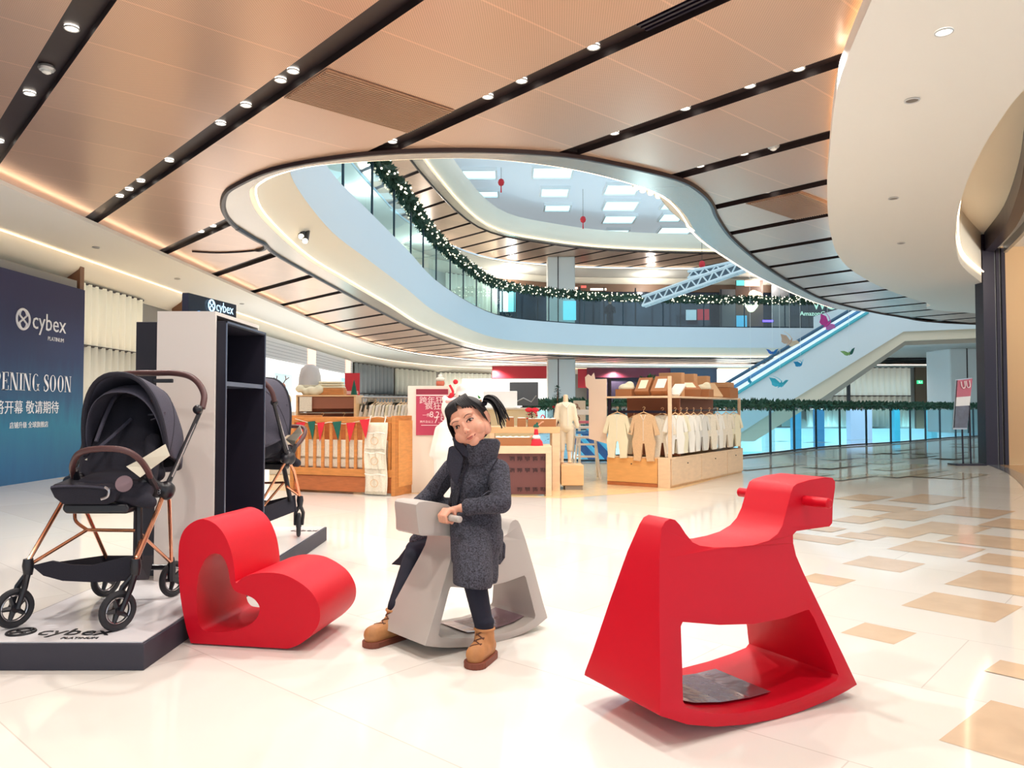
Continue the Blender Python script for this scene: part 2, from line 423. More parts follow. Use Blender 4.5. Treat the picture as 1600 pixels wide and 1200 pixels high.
# upper floor ceiling
V2 = [p for p in Vl if p.y > 14]
V2 = [Vector((V2[0].x, 8, 0))] + V2
O2 = [Vector(p) for p in [(-5.2, 8, 0), (-5.2, 22, 0), (-4.9, 27, 0), (-4.2, 32.5, 0), (-1.7, 39.0, 0), (2.1, 41.6, 0), (8, 42.6, 0), (27, 43, 0)]]
O2c = O2[:1] + crom(O2[1:], 5)
slotted('ceiling_upper', O2c + list(reversed(offset2(V2, .35))), R2, .08, c0=2.4, step=2.15, kmin=0)
flat('ceiling_upper_border', offset2(V2, .36) + list(reversed(V2)), R2, M_ring, .04)
flat('ceiling_upper_outer', O2c + [Vector((27, 48, 0)), Vector((-8, 48, 0)), Vector((-8, 8, 0))], R2 - .12, M_white, .04)
b = MB(); b.tube([(p.x, p.y, R2 - .05) for p in offset2(O2c, .12)], .014, 5); struct(b.build('trim_8', mat('warm_led_upper', (255, 230, 190), .5, emit=3)))
b = MB(); b.sheet([[(p.x, p.y, z) for p in offset2(V2, o)] for o, z in [(0, R2), (-.05, 9.0), (-.3, 9.15), (-.5, 9.4), (-.5, 9.65)]]); struct(b.build('trim_9', M_cream, smooth='all'))
b = MB(); b.tube([(p.x, p.y, R2 + .05) for p in offset2(V2, -.07)], .014, 5); struct(b.build('trim_10', mat('warm_led_top', (255, 226, 176), .5, emit=3)))
b = MB(); b.tube([(p.x, p.y, R2 - .004) for p in offset2(V2, .38)], .04, 5); struct(b.build('trim_11', M_line))
# roof with daylight openings
M_roof = mat('roof_added_glow', (200, 214, 224), .8, emit=.3)  # glow put into the whole roof surface in place of daylight on it
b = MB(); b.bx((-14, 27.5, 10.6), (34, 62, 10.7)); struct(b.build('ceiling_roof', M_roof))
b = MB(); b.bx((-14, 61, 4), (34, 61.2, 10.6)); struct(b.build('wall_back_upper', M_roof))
M_sky = mat('daylight_pane', (196, 236, 250), .3, emit=1.15)
M_reveal = mat('skylight_reveal', (236, 246, 250), .6)
sk = [(725, 262, 775, 275, 0), (832, 258, 892, 274, 0), (748, 295, 778, 304, 0), (845, 291, 886, 303, 0), (851, 317, 889, 326, 0), (943, 285, 992, 300, 0), (941, 311, 991, 325, 0), (941, 334, 988, 345, 0), (945, 356, 978, 364, 0), (1032, 308, 1062, 323, 1), (1029, 331, 1060, 342, 1), (1026, 352, 1075, 362, 1), (1026, 370, 1056, 377, 1), (960, 262, 1010, 276, 0), (640, 262, 690, 275, 0)]
for i, (u0, v0, u1, v1, w) in enumerate(sk):
    um = (u0 + u1) / 2
    A = Z(um, v1, 10.6); B2 = Z(um, v0, 10.6); hw = (u1 - u0) / 2 / F * (A.y + B2.y) / 2
    w_ = thing('window_%d' % (i + 1), None, None, (A.x, (A.y + B2.y) / 2, 10.5)); struct(w_)
    ln = abs(A.y - B2.y)
    b = MB(); b.box((0, 0, .03), (2 * hw, ln, .03)); b.build('pane', M_sky, w_)
    b = MB()
    for sx in (-1, 1): b.box((sx * (hw + .04), 0, .03), (.08, ln + .16, .14)); b.box((0, sx * (ln / 2 + .04), .03), (2 * hw, .08, .14))
    b.build('window_frame', M_reveal, w_)

# ---------------- ground floor
FV = [Vector(p) for p in [(26, 33.5, 0), (17, 28.3, 0), (11.7, 23.4, 0), (8.4, 20.6, 0), (5.06, 16.8, 0), (3.2, 15.6, 0), (1.2, 15.3, 0), (.2, 17, 0), (0, 22, 0), (.6, 30, 0), (3.5, 37, 0), (9, 41, 0), (16, 42, 0), (27, 42, 0)]]
FVc = crom(FV, 6)
def floor_mat():
    m = mat('polished_marble', (238, 233, 227), .07, coat=.0); nt = m.node_tree; b = nt.nodes['Principled BSDF']; L = nt.links
    b.inputs['Specular IOR Level'].default_value = .42
    tc = nt.nodes['Texture Coordinate']; mp = nt.nodes.new('ShaderNodeMapping'); mp.inputs['Rotation'].default_value = (0, 0, math.radians(41.8)); L.new(tc.outputs['Object'], mp.inputs[0])
    br = nt.nodes.new('ShaderNodeTexBrick'); br.offset = .5; br.inputs['Scale'].default_value = 1; br.inputs['Mortar Size'].default_value = .0025; br.inputs['Brick Width'].default_value = 1.6; br.inputs['Row Height'].default_value = .8
    br.inputs['Color1'].default_value = lin((240, 235, 227)); br.inputs['Color2'].default_value = lin((234, 228, 219)); br.inputs['Mortar'].default_value = lin((212, 205, 196))
    L.new(mp.outputs[0], br.inputs['Vector'])
    n = nt.nodes.new('ShaderNodeTexNoise'); n.inputs['Scale'].default_value = 1.6; n.inputs['Detail'].default_value = 6; n.inputs['Distortion'].default_value = .6; L.new(tc.outputs['Object'], n.inputs['Vector'])
    mx = nt.nodes.new('ShaderNodeMix'); mx.data_type = 'RGBA'; mx.blend_type = 'MULTIPLY'; mx.inputs[0].default_value = .05
    L.new(br.outputs['Color'], mx.inputs[6]); L.new(n.outputs['Color'], mx.inputs[7]); L.new(mx.outputs[2], b.inputs['Base Color'])
    return m
M_floor = floor_mat()
M_tan = mat('tan_stone', (220, 192, 162), .08, noise=.06, nscale=5)
M_tanw = wood('stone_strip', (208, 192, 168), .1, (.6, 6, 1), .1)
b = MB()
poly = [Vector((-8, -6, 0)), Vector((27, -6, 0))] + FVc + [Vector((27, 48, 0)), Vector((-8, 48, 0))]
b.prism([(p.x, p.y, -.06) for p in poly], (0, 0, .06))
b.mi = 1
eN = Vector((1.12, 1, 0)).normalized(); eS = Vector((-1, 1.12, 0)).normalized()
TZ = [.0005]
def tile(u, v, w, h):
    TZ[0] += .00012
    c = Z(u, v, 0); a = eN * w / 2; q = eS * h / 2
    b.add([(p.x, p.y, TZ[0]) for p in (c - a - q, c + a - q, c + a + q, c - a + q)], [(0, 1, 2, 3)])
for u, v, w, h in [(1373, 989, .26, .24), (1503, 947, .46, .44), (1582, 1143, .5, .27), (1290, 906, .26, .26), (1381, 881, .42, .38), (1463, 858, .55, .5), (1575, 912, .6, .5), (1585, 878, .45, .45), (1276, 842, .3, .5), (1345, 838, .3, .3), (1400, 832, .5, .4), (1480, 826, .7, .5), (1420, 805, .8, .4), (1550, 846, .6, .6), (1340, 812, .5, .3), (1515, 800, .8, .6), (1595, 1050, .2, .2), (1380, 794, .5, .5), (1450, 780, 1, .5), (1350, 778, .7, .4), (1595, 820, .7, .5), (1285, 826, .3, .3)]:
    tile(u, v, w, h)
b.mi = 2
random.seed(3)
for k in range(46):
    y = random.uniform(11.5, 26); x = random.uniform(.32 * y, .62 * y); w = random.uniform(.5, 2.2); c = Vector((x, y, 0))
    if x > 8.3 and y < 14.5: continue
    if min((c - q).length for q in FVc) < 1.6: continue
    a = eN * w / 2; q = eS * random.uniform(.12, .3)
    b.add([(p.x, p.y, .004 + .0003 * k) for p in (c - a - q, c + a - q, c + a + q, c - a + q)], [(0, 1, 2, 3)])
b.mi = 3   # wooden floor of the children's shop
sh = [Vector(p) for p in [(-3.2, 9.9, 0), (.6, 9.0, 0), (2.1, 9.9, 0), (3.75, 12.7, 0), (2.6, 14.4, 0), (.2, 14.6, 0), (-1.5, 15.5, 0), (-6.8, 15.5, 0), (-6.8, 11.5, 0)]]
t_ = geometry.tessellate_polygon([sh]); b.add([(p.x, p.y, .001) for p in sh], [tuple(t) for t in t_])
struct(b.build('floor', [M_floor, M_tan, M_tanw, wood('light_wood_floor', (236, 206, 160), .08, (3, 3, 3), .2)]))
b = MB(); b.sheet([[(p.x, p.y, z) for p in FVc] for z in (0, -1.3)]); struct(b.build('wall_void', M_blueband))
flat('floor_basement', [Vector((-6, 10, 0)), Vector((40, 10, 0)), Vector((40, 60, 0)), Vector((-6, 60, 0))], -5, mat('basement_floor', (214, 232, 238), .2), .1)
b = MB(); b.bx((-6, 44, -5), (40, 44.2, -1.2)); struct(b.build('wall_basement', mat('basement_wall', (150, 190, 205), .4)))

# ---------------- ground floor walls
M_wall = mat('grey_panel_wall', (150, 146, 140), .5)
path = crom([Vector(p) for p in [(-7.3, -4, 0), (-7.3, 10, 0), (-7.3, 28, 0), (-7.1, 35, 0), (-6, 40, 0), (-3.6, 44.6, 0), (0, 46.3, 0), (8, 46.6, 0), (27, 46.8, 0)]], 6)
b = MB(); b.sheet([[(p.x, p.y, z) for p in path] for z in (0, 3.5)]); struct(b.build('wall_left', M_wall))
b = MB(); b.sheet([[(p.x, p.y, z) for p in offset2(path, o)] for o, z in [(-.38, 3.47), (-.30, 3.3), (-.08, 3.14), (-.02, 3.12)]]); struct(b.build('trim_12', M_cream, smooth='all'))
b = MB(); b.bx((26.5, 17, -1), (26.7, 62, 10.6)); struct(b.build('wall_right', M_white))
b = MB(); b.tube([(p.x, p.y, 3.44) for p in offset2(path, -.44)], .012, 5); struct(b.build('trim_13', mat('warm_led_wall', (255, 226, 186), .5, emit=1.8)))
path2 = crom([Vector(p) for p in [(-7, 8, 0), (-7, 20, 0), (-6.8, 29, 0), (-5.6, 36, 0), (-3.2, 41.4, 0), (0, 44, 0), (6, 45.6, 0), (27, 46.2, 0)]], 6)
b = MB(); b.sheet([[(p.x, p.y, z) for p in path2] for z in (F2, R2)]); struct(b.build('wall_upper', mat('upper_wall', (196, 198, 194), .5)))
b = MB(); b.sheet([[(p.x, p.y, z) for p in offset2(path2, o)] for o, z in [(-.5, R2 - .14), (-.4, 8.5), (-.1, 8.3), (0, 8.28)]]); struct(b.build('trim_14', M_cream, smooth='all'))

def along(pth, s):
    k = int(s); f = s - k; k = min(k, len(pth) - 2); return pth[k].lerp(pth[k + 1], f)
def curtain(name, label, A, B_, z0, z1, group, m, period=.22, amp=.05, curve=None, zrail=None):
    A, B_ = Vector(A), Vector(B_); n = max(8, int((B_ - A).length / period * 6)); t = (B_ - A).normalized(); nn = Vector((t.y, -t.x, 0))
    o = thing(name, label, 'curtain', (A.x, A.y, z0), 0, group)
    rows = [[], []]
    for i in range(n + 1):
        q = A.lerp(B_, i / n) + nn * (amp * math.sin(i / 6 * 2 * PI) + .012 * random.uniform(-1, 1) + .12)
        rows[0].append((q.x, q.y, z0)); rows[1].append((q.x, q.y, z1))
    b = MB(); b.sheet(rows); b.build('cloth', m, o, smooth='all', world=True, solid=.006)
    b = MB(); a2 = A + nn * .12; b2 = B_ + nn * .12; b.tube([(a2.x, a2.y, z1), (b2.x, b2.y, z1)], .02, 6); b.build('rail', M_dark, o, world=True)
    return o
M_cur = mat('sheer_curtain', (240, 238, 222), .8, emit=.16)  # glow put into the cloth in place of light from behind
M_cur2 = mat('sheer_curtain_lower', (216, 214, 200), .8, emit=.05)  # duller copy with less of the backlight glow put in
M_curb = mat('grey_slat_curtain', (150, 156, 160), .7)
g = None
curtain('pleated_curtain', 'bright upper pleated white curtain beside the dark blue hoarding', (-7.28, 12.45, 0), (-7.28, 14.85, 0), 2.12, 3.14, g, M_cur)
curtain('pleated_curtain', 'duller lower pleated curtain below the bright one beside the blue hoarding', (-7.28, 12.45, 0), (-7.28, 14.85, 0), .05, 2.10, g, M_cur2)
curtain('pleated_curtain', 'white pleated curtain on the far ground floor wall left of the red panel', (-4.2, 43.9, 0), (-1.25, 45.9, 0), 1.9, 3.1, g, M_cur, .3, .07)
curtain('pleated_curtain', 'light grey slatted curtain behind the clothes rail at the left', (-7.2, 34.5, 0), (-6.2, 39.2, 0), 1.75, 3.1, g, M_curb, .5, .09)
curtain('pleated_curtain', 'light slatted curtain above the clothes rail, left of the white mannequin', (-6.1, 39.4, 0), (-4.4, 43.4, 0), 1.75, 3.1, g, M_cur2, .5, .09)
curtain('pleated_curtain', 'lower grey slatted curtain behind the clothes rail', (-7.2, 34.5, 0), (-4.4, 43.4, 0), .2, 1.7, g, M_curb, .5, .09)
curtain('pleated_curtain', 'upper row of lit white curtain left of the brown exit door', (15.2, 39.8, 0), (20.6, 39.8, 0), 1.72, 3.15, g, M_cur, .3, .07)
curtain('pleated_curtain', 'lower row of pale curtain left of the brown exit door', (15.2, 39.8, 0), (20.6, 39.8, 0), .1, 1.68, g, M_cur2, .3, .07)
curtain('pleated_curtain', 'bright white pleated curtain upstairs left of the dark shopfront', (-3.6, 40.6, 0), (-.9, 43.0, 0), 5.1, 8.25, g, M_cur, .3, .07)
curtain('pleated_curtain', 'pale curtain upstairs behind the glass railing on the left', (-6.85, 24, 0), (-5.9, 34.5, 0), 5.1, 7.6, g, M_cur2, .5, .09)

# right shopfront
M_blk = mat('black_frame', (34, 26, 44), .35, .2)
S0 = Vector((8.85, 14.3, 0)); S1 = Vector((3.4, 4.2, 0)); sd = (S1 - S0).normalized(); sn = Vector((-sd.y, sd.x, 0))
b = MB(); b.prism([(8.78, 14.25, 0), (9.0, 14.25, 0), (9.0, 14.5, 0), (8.78, 14.5, 0)], (0, 0, 4.3)); b.bx((9.06, 14.3, 0), (9.12, 14.5, 4.05)); b.bx((9.15, 14.28, 0), (9.22, 14.5, 4.05))
sf = thing('shopfront_frame', 'tall black shopfront frame with curving header at the right edge', 'shopfront', (8.9, 14.3, 0))
b.build('jamb', M_blk, sf, world=True)
b = MB(); b.bx((9.0, 14.32, 0), (9.06, 14.48, 4.05)); b.bx((9.12, 14.32, 0), (9.15, 14.48, 4.05)); b.build('jamb_channel', mat('steel_channel', (150, 150, 150), .3, .6), sf, world=True)
hp = crom([(8.85, 14.3, 0), (8.0, 12.4, 0), (6.85, 10.3, 0), (6.0, 8.9, 0), (5.0, 7.3, 0), (4.2, 5.6, 0)], 5)
b = MB(); b.sheet([[(p.x, p.y, z) for p in offset2(hp, o)] for o, z in [(0, 4.34), (0, 3.98), (.16, 3.98), (.16, 4.34)]]); b.build('header', M_blk, sf, world=True)
b = MB(); b.sheet([[(p.x, p.y, z) for p in offset2(hp, o)] for o, z in [(.3, 4.1), (.3, 3.94), (.36, 3.94), (.36, 4.1)]]); b.build('track', mat('steel_channel', (150, 150, 150)), sf, world=True)
b = MB(); b.sheet([[(p.x, p.y, z) for p in offset2(hp, o)] for o, z in [(-.02, .004), (.1, .006), (.18, .004)]]); b.build('threshold', mat('grey_tape', (150, 152, 158), .2, .5), sf, world=True)
b = MB(); b.bx((9.22, 14.4, 0), (15, 14.55, 4.1)); struct(b.build('wall_shop', mat('tan_wall', (206, 170, 128), .6)))
b = MB(); b.prism([(4.4, 5.6, 4.1), (9.1, 14.4, 4.1), (15, 14.4, 4.1), (15, 5.6, 4.1)], (0, 0, .05)); struct(b.build('ceiling_shop', M_white))
b = MB(); p_ = [(p.x, p.y, .003) for p in offset2(hp, .18)]; b.prism(p_ + [(13, 5.6, .003), (15, 14.4, .003)], (0, 0, .002)); struct(b.build('floor_shop', wood('shop_floor', (186, 142, 100), .1, (4, 1, 1), .2)))
lamp('POINT', 'shop_right_lamp', (9.5, 11.5, 3.6), 120, (1, .93, .8), shadow_soft_size=.2)
es = thing('wall_switch', 'small white wall switch on the tan shop wall', 'switch', (10.02, 14.39, 3.0))
b = MB(); b.box((0, 0, .0), (.16, .03, .16)); b.box((0, 0, -.0), (.16, .03, .16)); b.build('plate', mat('switch_white', (236, 230, 214), .4), es, bevel=.006)
b = MB(); b.box((0, -.02, 0), (.07, .02, .09)); b.build('button', mat('switch_white', (236, 230, 214)), es)
# ================================================================ ATRIUM OBJECTS
M_steel = mat('brushed_steel', (170, 172, 176), .3, .85)
M_colu = mat('pale_stone_column', (214, 218, 218), .4)
M_glass = glass_mat('railing_glass', (196, 236, 244), .28)
M_leafd = mat('garland_leaf', (38, 66, 50), .7, noise=.4, nscale=30)
M_fairy = mat('fairy_light', (255, 244, 214), .5, emit=2.2)

def column(label, x, y, w, z0, z1, name='column'):
    o = thing(name, label, 'column', (x, y, z0))
    b = MB(); b.box((0, 0, (z1 - z0) / 2), (w, w, z1 - z0)); b.build('cladding', M_colu, o, bevel=.05)
    b = MB(); b.box((-.12 * w, -w / 2, (z1 - z0) / 2), (.05, .02, z1 - z0)); b.build('joint', M_dark, o)
    return o
column('pale stone clad column on the ground floor behind the shop counter', 2.55, 40.2, 1.42, 0, 3.6)
column('pale column on the upper floor behind the garlanded railing', 2.55, 40.2, 1.42, F2, R2)
column('broad pale column at the right behind the leaning poster stand', 19.6, 33.6, 1.9, 0, 3.62)

# ---- railings
def rail(name, label, pts, z0, h, gsets, post_d=1.5, posts=True, leaf=.07, n_leaf=1800, dens=1.0, fairy=0, loc=None):
    """glass panels between slim posts, a handrail and optionally a garland thing on top"""
    o = thing(name, label, 'railing', loc or tuple(pts[0][:2]) + (z0,))
    L_ = [0]
    for a, c in zip(pts, pts[1:]): L_.append(L_[-1] + (c - a).length)
    def at(s):
        for i in range(len(L_) - 1):
            if L_[i + 1] >= s: return pts[i].lerp(pts[i + 1], (s - L_[i]) / max(1e-6, L_[i + 1] - L_[i]))
        return pts[-1]
    n = max(1, int(L_[-1] / post_d))
    for k in range(n):
        a = [at(L_[-1] * (k + q / 4) / n) for q in range(5)]
        b = MB(); b.sheet([[(p.x, p.y, z) for p in a] for z in (z0 + .06, z0 + h - .05)]); b.build('glass_panel', M_glass, o, world=True, smooth=True)
    if posts:
        for k in range(n + 1):
            p = at(L_[-1] * k / n)
            b = MB(); b.bx((p.x - .022, p.y - .022, z0), (p.x + .022, p.y + .022, z0 + h - .02)); b.build('post', M_steeld, o, world=True)
    b = MB(); b.tube([(p.x, p.y, z0 + h) for p in pts], .03, 8); b.build('handrail', M_steel, o, world=True, smooth=True)
    b = MB(); b.tube([(p.x, p.y, z0 + .03) for p in pts], .025, 6); b.build('bottom_channel', M_steeld, o, world=True)
    return o, at, L_[-1]
M_steeld = mat('dark_post', (44, 62, 72), .35, .5)
def garland(name, label, at, s0, s1, z, r, n, m, fairy=0, seed=1, droop=0):
    rnd = random.Random(seed); g_ = thing(name, label, 'garland', tuple(at(s0)[:2]) + (z,))
    b = MB()
    for i in range(n):
        s = s0 + (s1 - s0) * (i + rnd.random()) / n; p = at(s); q = rnd.uniform(0, 2 * PI); d = Vector((math.cos(q) * .8, rnd.uniform(-.6, .6), math.sin(q) + .1)).normalized()
        c = Vector((p.x, p.y, z + droop * math.sin(s * 1.3))) + d * r * .15; e = c + d * r * rnd.uniform(.7, 1.25); w = Vector((rnd.uniform(-1, 1), rnd.uniform(-1, 1), rnd.uniform(-1, 1))).cross(d).normalized() * r * .3
        m_ = (c + e) / 2; k = d.cross(w) * .25
        b.add([c, m_ + w, e, m_ - w, m_ + k], [(0, 1, 4), (1, 2, 4), (2, 3, 4), (3, 0, 4), (0, 3, 2, 1)])
    st = [(lambda p: (p.x, p.y, z + droop * math.sin(s * 1.3)))(at(s0 + (s1 - s0) * i / 60)) for i in range(61)]
    b.build('foliage', m, g_, world=True)
    b = MB(); b.tube([(p[0], p[1], z) for p in st], r * .35, 6); b.build('stem', m, g_, world=True)
    if fairy:
        b = MB()
        for i in range(fairy):
            s = s0 + (s1 - s0) * (i + rnd.random()) / fairy; p = at(s); q = rnd.uniform(0, 2 * PI)
            b.ell((p.x + r * .85 * math.cos(q), p.y - abs(r * .8 * math.sin(q)), z + r * rnd.uniform(-.8, .9)), r * .115, 6, 4)
        T(b.build('fairy_lights', M_fairy, g_, world=True), None, None, kind='stuff')
    return g_
gp = [p for p in crom(FV[:8], 14)]; gp.reverse()
gp = [p - Vector((0, .12, 0)) for p in gp]
o, at, Ln = rail('glass_railing', 'glass railing with dark posts and green garland around the ground floor opening', gp, 0, 1.06, None, 1.45)
garland('garland', 'short green fir garland along the handrail of the ground floor railing', at, .2, Ln - 1, 1.13, .13, 5200, mat('garland_green', (46, 92, 74), .7, noise=.35, nscale=20))
lo = [p for p in offset2(Vl, -.38)]
i0 = min(range(len(lo)), key=lambda i: abs(lo[i].y - 9.8) + (100 if lo[i].x > 0 else 0))
o, at2, L2 = rail('glass_railing', 'long curved glass railing on the white band of the upper floor', lo[i0:-1], F2, 1.3, None, 2.0)
garland('garland', 'thick dark garland with tiny lights wound along the upper railing', at2, 0, L2, F2 + 1.38, .23, 7000, M_leafd, fairy=950, seed=4)
# far side railing of the ground floor
fp = [p for p in crom(FV[9:], 8)]
rail('glass_railing', 'distant glass railing on the far side of the ground floor opening', fp, 0, 1.02, None, 2.4)

# backlit pillars rising from the basement and the coloured shop windows past them
for u, w, c, l in [(1200, 16, (196, 236, 244), 'pale cyan backlit pillar seen through the railing, nearest the clothes display'), (1243, 12, (70, 170, 214), 'blue backlit pillar seen through the railing glass, second from the left'), (1279, 12, (60, 140, 190), 'darker blue backlit pillar seen through the railing glass, third from the left'), (1342, 34, (206, 216, 246), 'broad lavender backlit pillar in the middle of the railing'), (1398, 9, (60, 190, 224), 'slim cyan backlit pillar right of the broad lavender one'), (1455, 10, (110, 196, 220), 'slim cyan backlit pillar left of the poster stand')]:
    p = P(u, 640, 37.5); t = thing('backlit_pillar', l, 'pillar', (p.x, 37.5, -5)); r_ = w / 2 / F * 37.5
    b = MB(); b.box((0, 0, 3.05), (2 * r_, .5, 6.1)); b.build('shaft', mat('pillar_%d' % u, c, .3, emit=.35), t, bevel=.03)
    b = MB(); b.box((0, 0, 6.13), (2 * r_ + .1, .6, .1)); b.build('cap', M_steel, t)
fq_ = thing('ground_shopfront', 'row of coloured shop windows beyond the ground floor opening', 'shopfront', (17, 43.6, 0))
for u0, u1, c in [(1165, 1190, (120, 170, 186)), (1222, 1236, (196, 214, 214)), (1252, 1272, (150, 170, 176)), (1288, 1324, (58, 60, 130)), (1362, 1392, (150, 178, 176)), (1396, 1422, (50, 180, 206)), (1428, 1446, (110, 120, 140)), (1450, 1462, (30, 150, 220))]:
    a = P(u0, 667, 43.6); c2 = P(u1, 636, 43.6); b = MB(); b.bx((a.x, 43.6, 0), (c2.x, 43.66, 1.15)); b.build('shop_window', mat('shopwin_%d' % u0, c, .3, emit=.25), fq_, world=True)

# ---- upper shopfront: dark glazing behind the railing
M_shopg = mat('dark_shop_glass', (52, 60, 76), .12, .25, noise=.3, nscale=.9)
M_mull = mat('mullion', (40, 44, 52), .4, .4)
su = thing('upper_shopfront', 'long row of dark shop windows on the upper floor behind the garland', 'shopfront', (0, 43.6, F2))
sp_ = [p for p in offset2(path2, -.25) if p.x > -1.4]
sp_ = [Vector((-1.1, 43.0, 0))] + [p for p in sp_ if p.x > -.7]
b = MB(); b.sheet([[(p.x, p.y, z) for p in sp_] for z in (F2, 8.0)]); b.build('glazing', M_shopg, su, world=True)
b = MB(); b.sheet([[(p.x, p.y - .1, z) for p in sp_] for z in (7.95, 8.4)]); b.build('fascia', mat('brown_fascia', (120, 92, 74), .5), su, world=True)
for u in [785, 806, 840, 862, 905, 943, 992, 1035, 1062, 1125, 1149, 1205, 1232, 1262, 1290, 1310, 1345]:
    d = 43.3 + max(0, (u - 760) / 460) * 1.9; p = P(u, 500, d)
    b = MB(); b.box((p.x, d - .25, F2 + 1.45), (.07, .08, 2.95)); b.build('mullion', M_mull, su, world=True)
def panel(name, label, cat, u0, v0, u1, v1, d, m, th=.05, group=None, parent=None, extra=None):
    a = P(u0, v1, d); c = P(u1, v0, d)
    if parent is not None:
        b = MB(); b.bx((a.x, d, a.z), (c.x, d + th, c.z)); return b.build(name, m, parent, world=True)
    b = MB(); b.bx((a.x, d, a.z), (c.x, d + th, c.z)); return T(b.build(name, m), label, cat, group)
panel('lit_pane', None, None, 781, 455, 794, 487, 43.2, mat('lit_white_pane', (226, 244, 246), .4, emit=.9), parent=su)
panel('lit_pane', None, None, 794, 455, 805, 487, 43.2, mat('lit_cyan_pane', (128, 214, 224), .4, emit=.7), parent=su)
panel('lit_pane', None, None, 880, 470, 900, 500, 39.35, mat('lit_cyan_pane', (128, 214, 224)), parent=su)
panel('display_panel', None, None, 1150, 438, 1192, 510, 44.6, mat('brown_shop_panel', (96, 74, 66), .5), parent=su)
panel('wall_panel', None, None, 1206, 430, 1232, 510, 44.6, mat('grey_shop_panel', (112, 112, 116), .5), parent=su)
panel('wall_panel', None, None, 1125, 452, 1149, 512, 44.6, mat('grey_shop_panel', (112, 112, 116)), parent=su)
panel('shelf_light', None, None, 1151, 438, 1163, 446, 44.5, mat('teal_light', (96, 200, 200), .5, emit=.8), parent=su)
panel('shelf_light', None, None, 1164, 438, 1187, 447, 44.5, mat('peach_light', (250, 210, 186), .5, emit=1.2), parent=su)
o = panel('video_screen', 'small lit picture screen in the dark upper shop window', 'screen', 1072, 484, 1088, 500, 44.4, mat('screen_glow', (176, 190, 200), .4, emit=.6))
o = panel('window_poster', 'red poster in the dark upper shop window beside the screen', 'poster', 1090, 483, 1108, 500, 44.4, mat('red_window_poster', (196, 46, 56), .4, emit=.35))
o = panel('window_poster', 'blue and white poster standing behind the upper glass railing', 'poster', 1151, 493, 1167, 513, 44.4, mat('blue_window_poster', (90, 180, 220), .4, emit=.5))
o = panel('neon_sign', 'thin violet neon line low in the upper shopfront', 'sign', 1192, 500, 1208, 503, 44.4, mat('violet_neon', (120, 80, 255), .4, emit=2))
b = MB()
cp = P(1175, 472, 44)
for i in range(9): b.ell((cp.x + random.uniform(-.4, .4), 44, cp.z + random.uniform(-.45, .45)), (.3, .25, .28), 8, 6)
T(blob(b, 'paper_lantern', mat('glowing_lantern', (255, 232, 196), .6, emit=1.3), voxel=.06), 'glowing cream cluster lantern hanging in the upper shopfront', 'lantern')
for u, v, w, c in [(893, 450, 20, (250, 200, 190)), (935, 452, 26, (255, 240, 220)), (912, 448, 8, (255, 90, 80))]:
    p = P(u, v, 43.9); b = MB(); b.bx((p.x - w / 56, 43.9, p.z - .06), (p.x + w / 56, 43.95, p.z + .06)); b.build('light_strip', mat('strip%d' % u, c, .5, emit=1.2), su, world=True)
p = P(1290, 484, 44.6)
ss = thing('cinema_sign', 'small pale lettered sign on the upper shopfront above the escalator', 'sign', tuple(p))
M_sl = mat('sign_letters', (210, 236, 214), .5, emit=.6)
text('WGT', 'lettering', .75, frame((p.x - .75, p.y, p.z + .02), (1, 0, 0), (0, 0, 1)), M_sl, ss, .02)
text('AmazonCinemaCo', 'small_lettering', .36, frame((p.x - 1.5, p.y, p.z - .34), (1, 0, 0), (0, 0, 1)), M_sl, ss, .02)
b = MB(); b.box((p.x, p.y + .04, p.z - .1), (2.6, .03, .06)); b.build('mount', M_mull, ss, world=True)
# upstairs visitor seen through the glass
per = thing('person', 'distant person in dark clothes standing behind the upper railing', 'person', (P(953, 500, 41).x, 41, F2))
b = MB(); b.cap((0, 0, .95), (0, 0, 1.4), .17, .19, 10); b.cap((-.09, 0, .07), (-.08, 0, .9), .07, .11, 8); b.cap((.09, 0, .07), (.08, 0, .9), .07, .11, 8)
b.cap((0, 0, 1.4), (0, 0, 1.55), .06); b.ell((0, -.01, 1.66), (.09, .1, .125)); b.cap((-.22, 0, 1.4), (-.28, -.05, 1.1), .06, .05); b.cap((-.28, -.05, 1.1), (-.1, -.25, 1.05), .05, .04)
b.cap((.22, 0, 1.4), (.27, -.05, 1.12), .06, .05); b.cap((.27, -.05, 1.12), (.15, -.28, 1.2), .05, .04); b.ell((-.07, -.28, 1.05), .05); b.ell((.13, -.31, 1.22), .05)
blob(b, 'body', mat('dark_clothes', (40, 42, 52), .8), per, .03, 3)
b = MB(); b.ell((0, -.05, 1.65), (.075, .08, .105)); b.build('face', mat('far_skin', (206, 160, 136), .6), per, smooth=True)
b = MB(); b.ell((0, .02, 1.7), (.1, .11, .11)); b.build('hair', mat('far_hair', (24, 20, 24), .6), per, smooth=True)

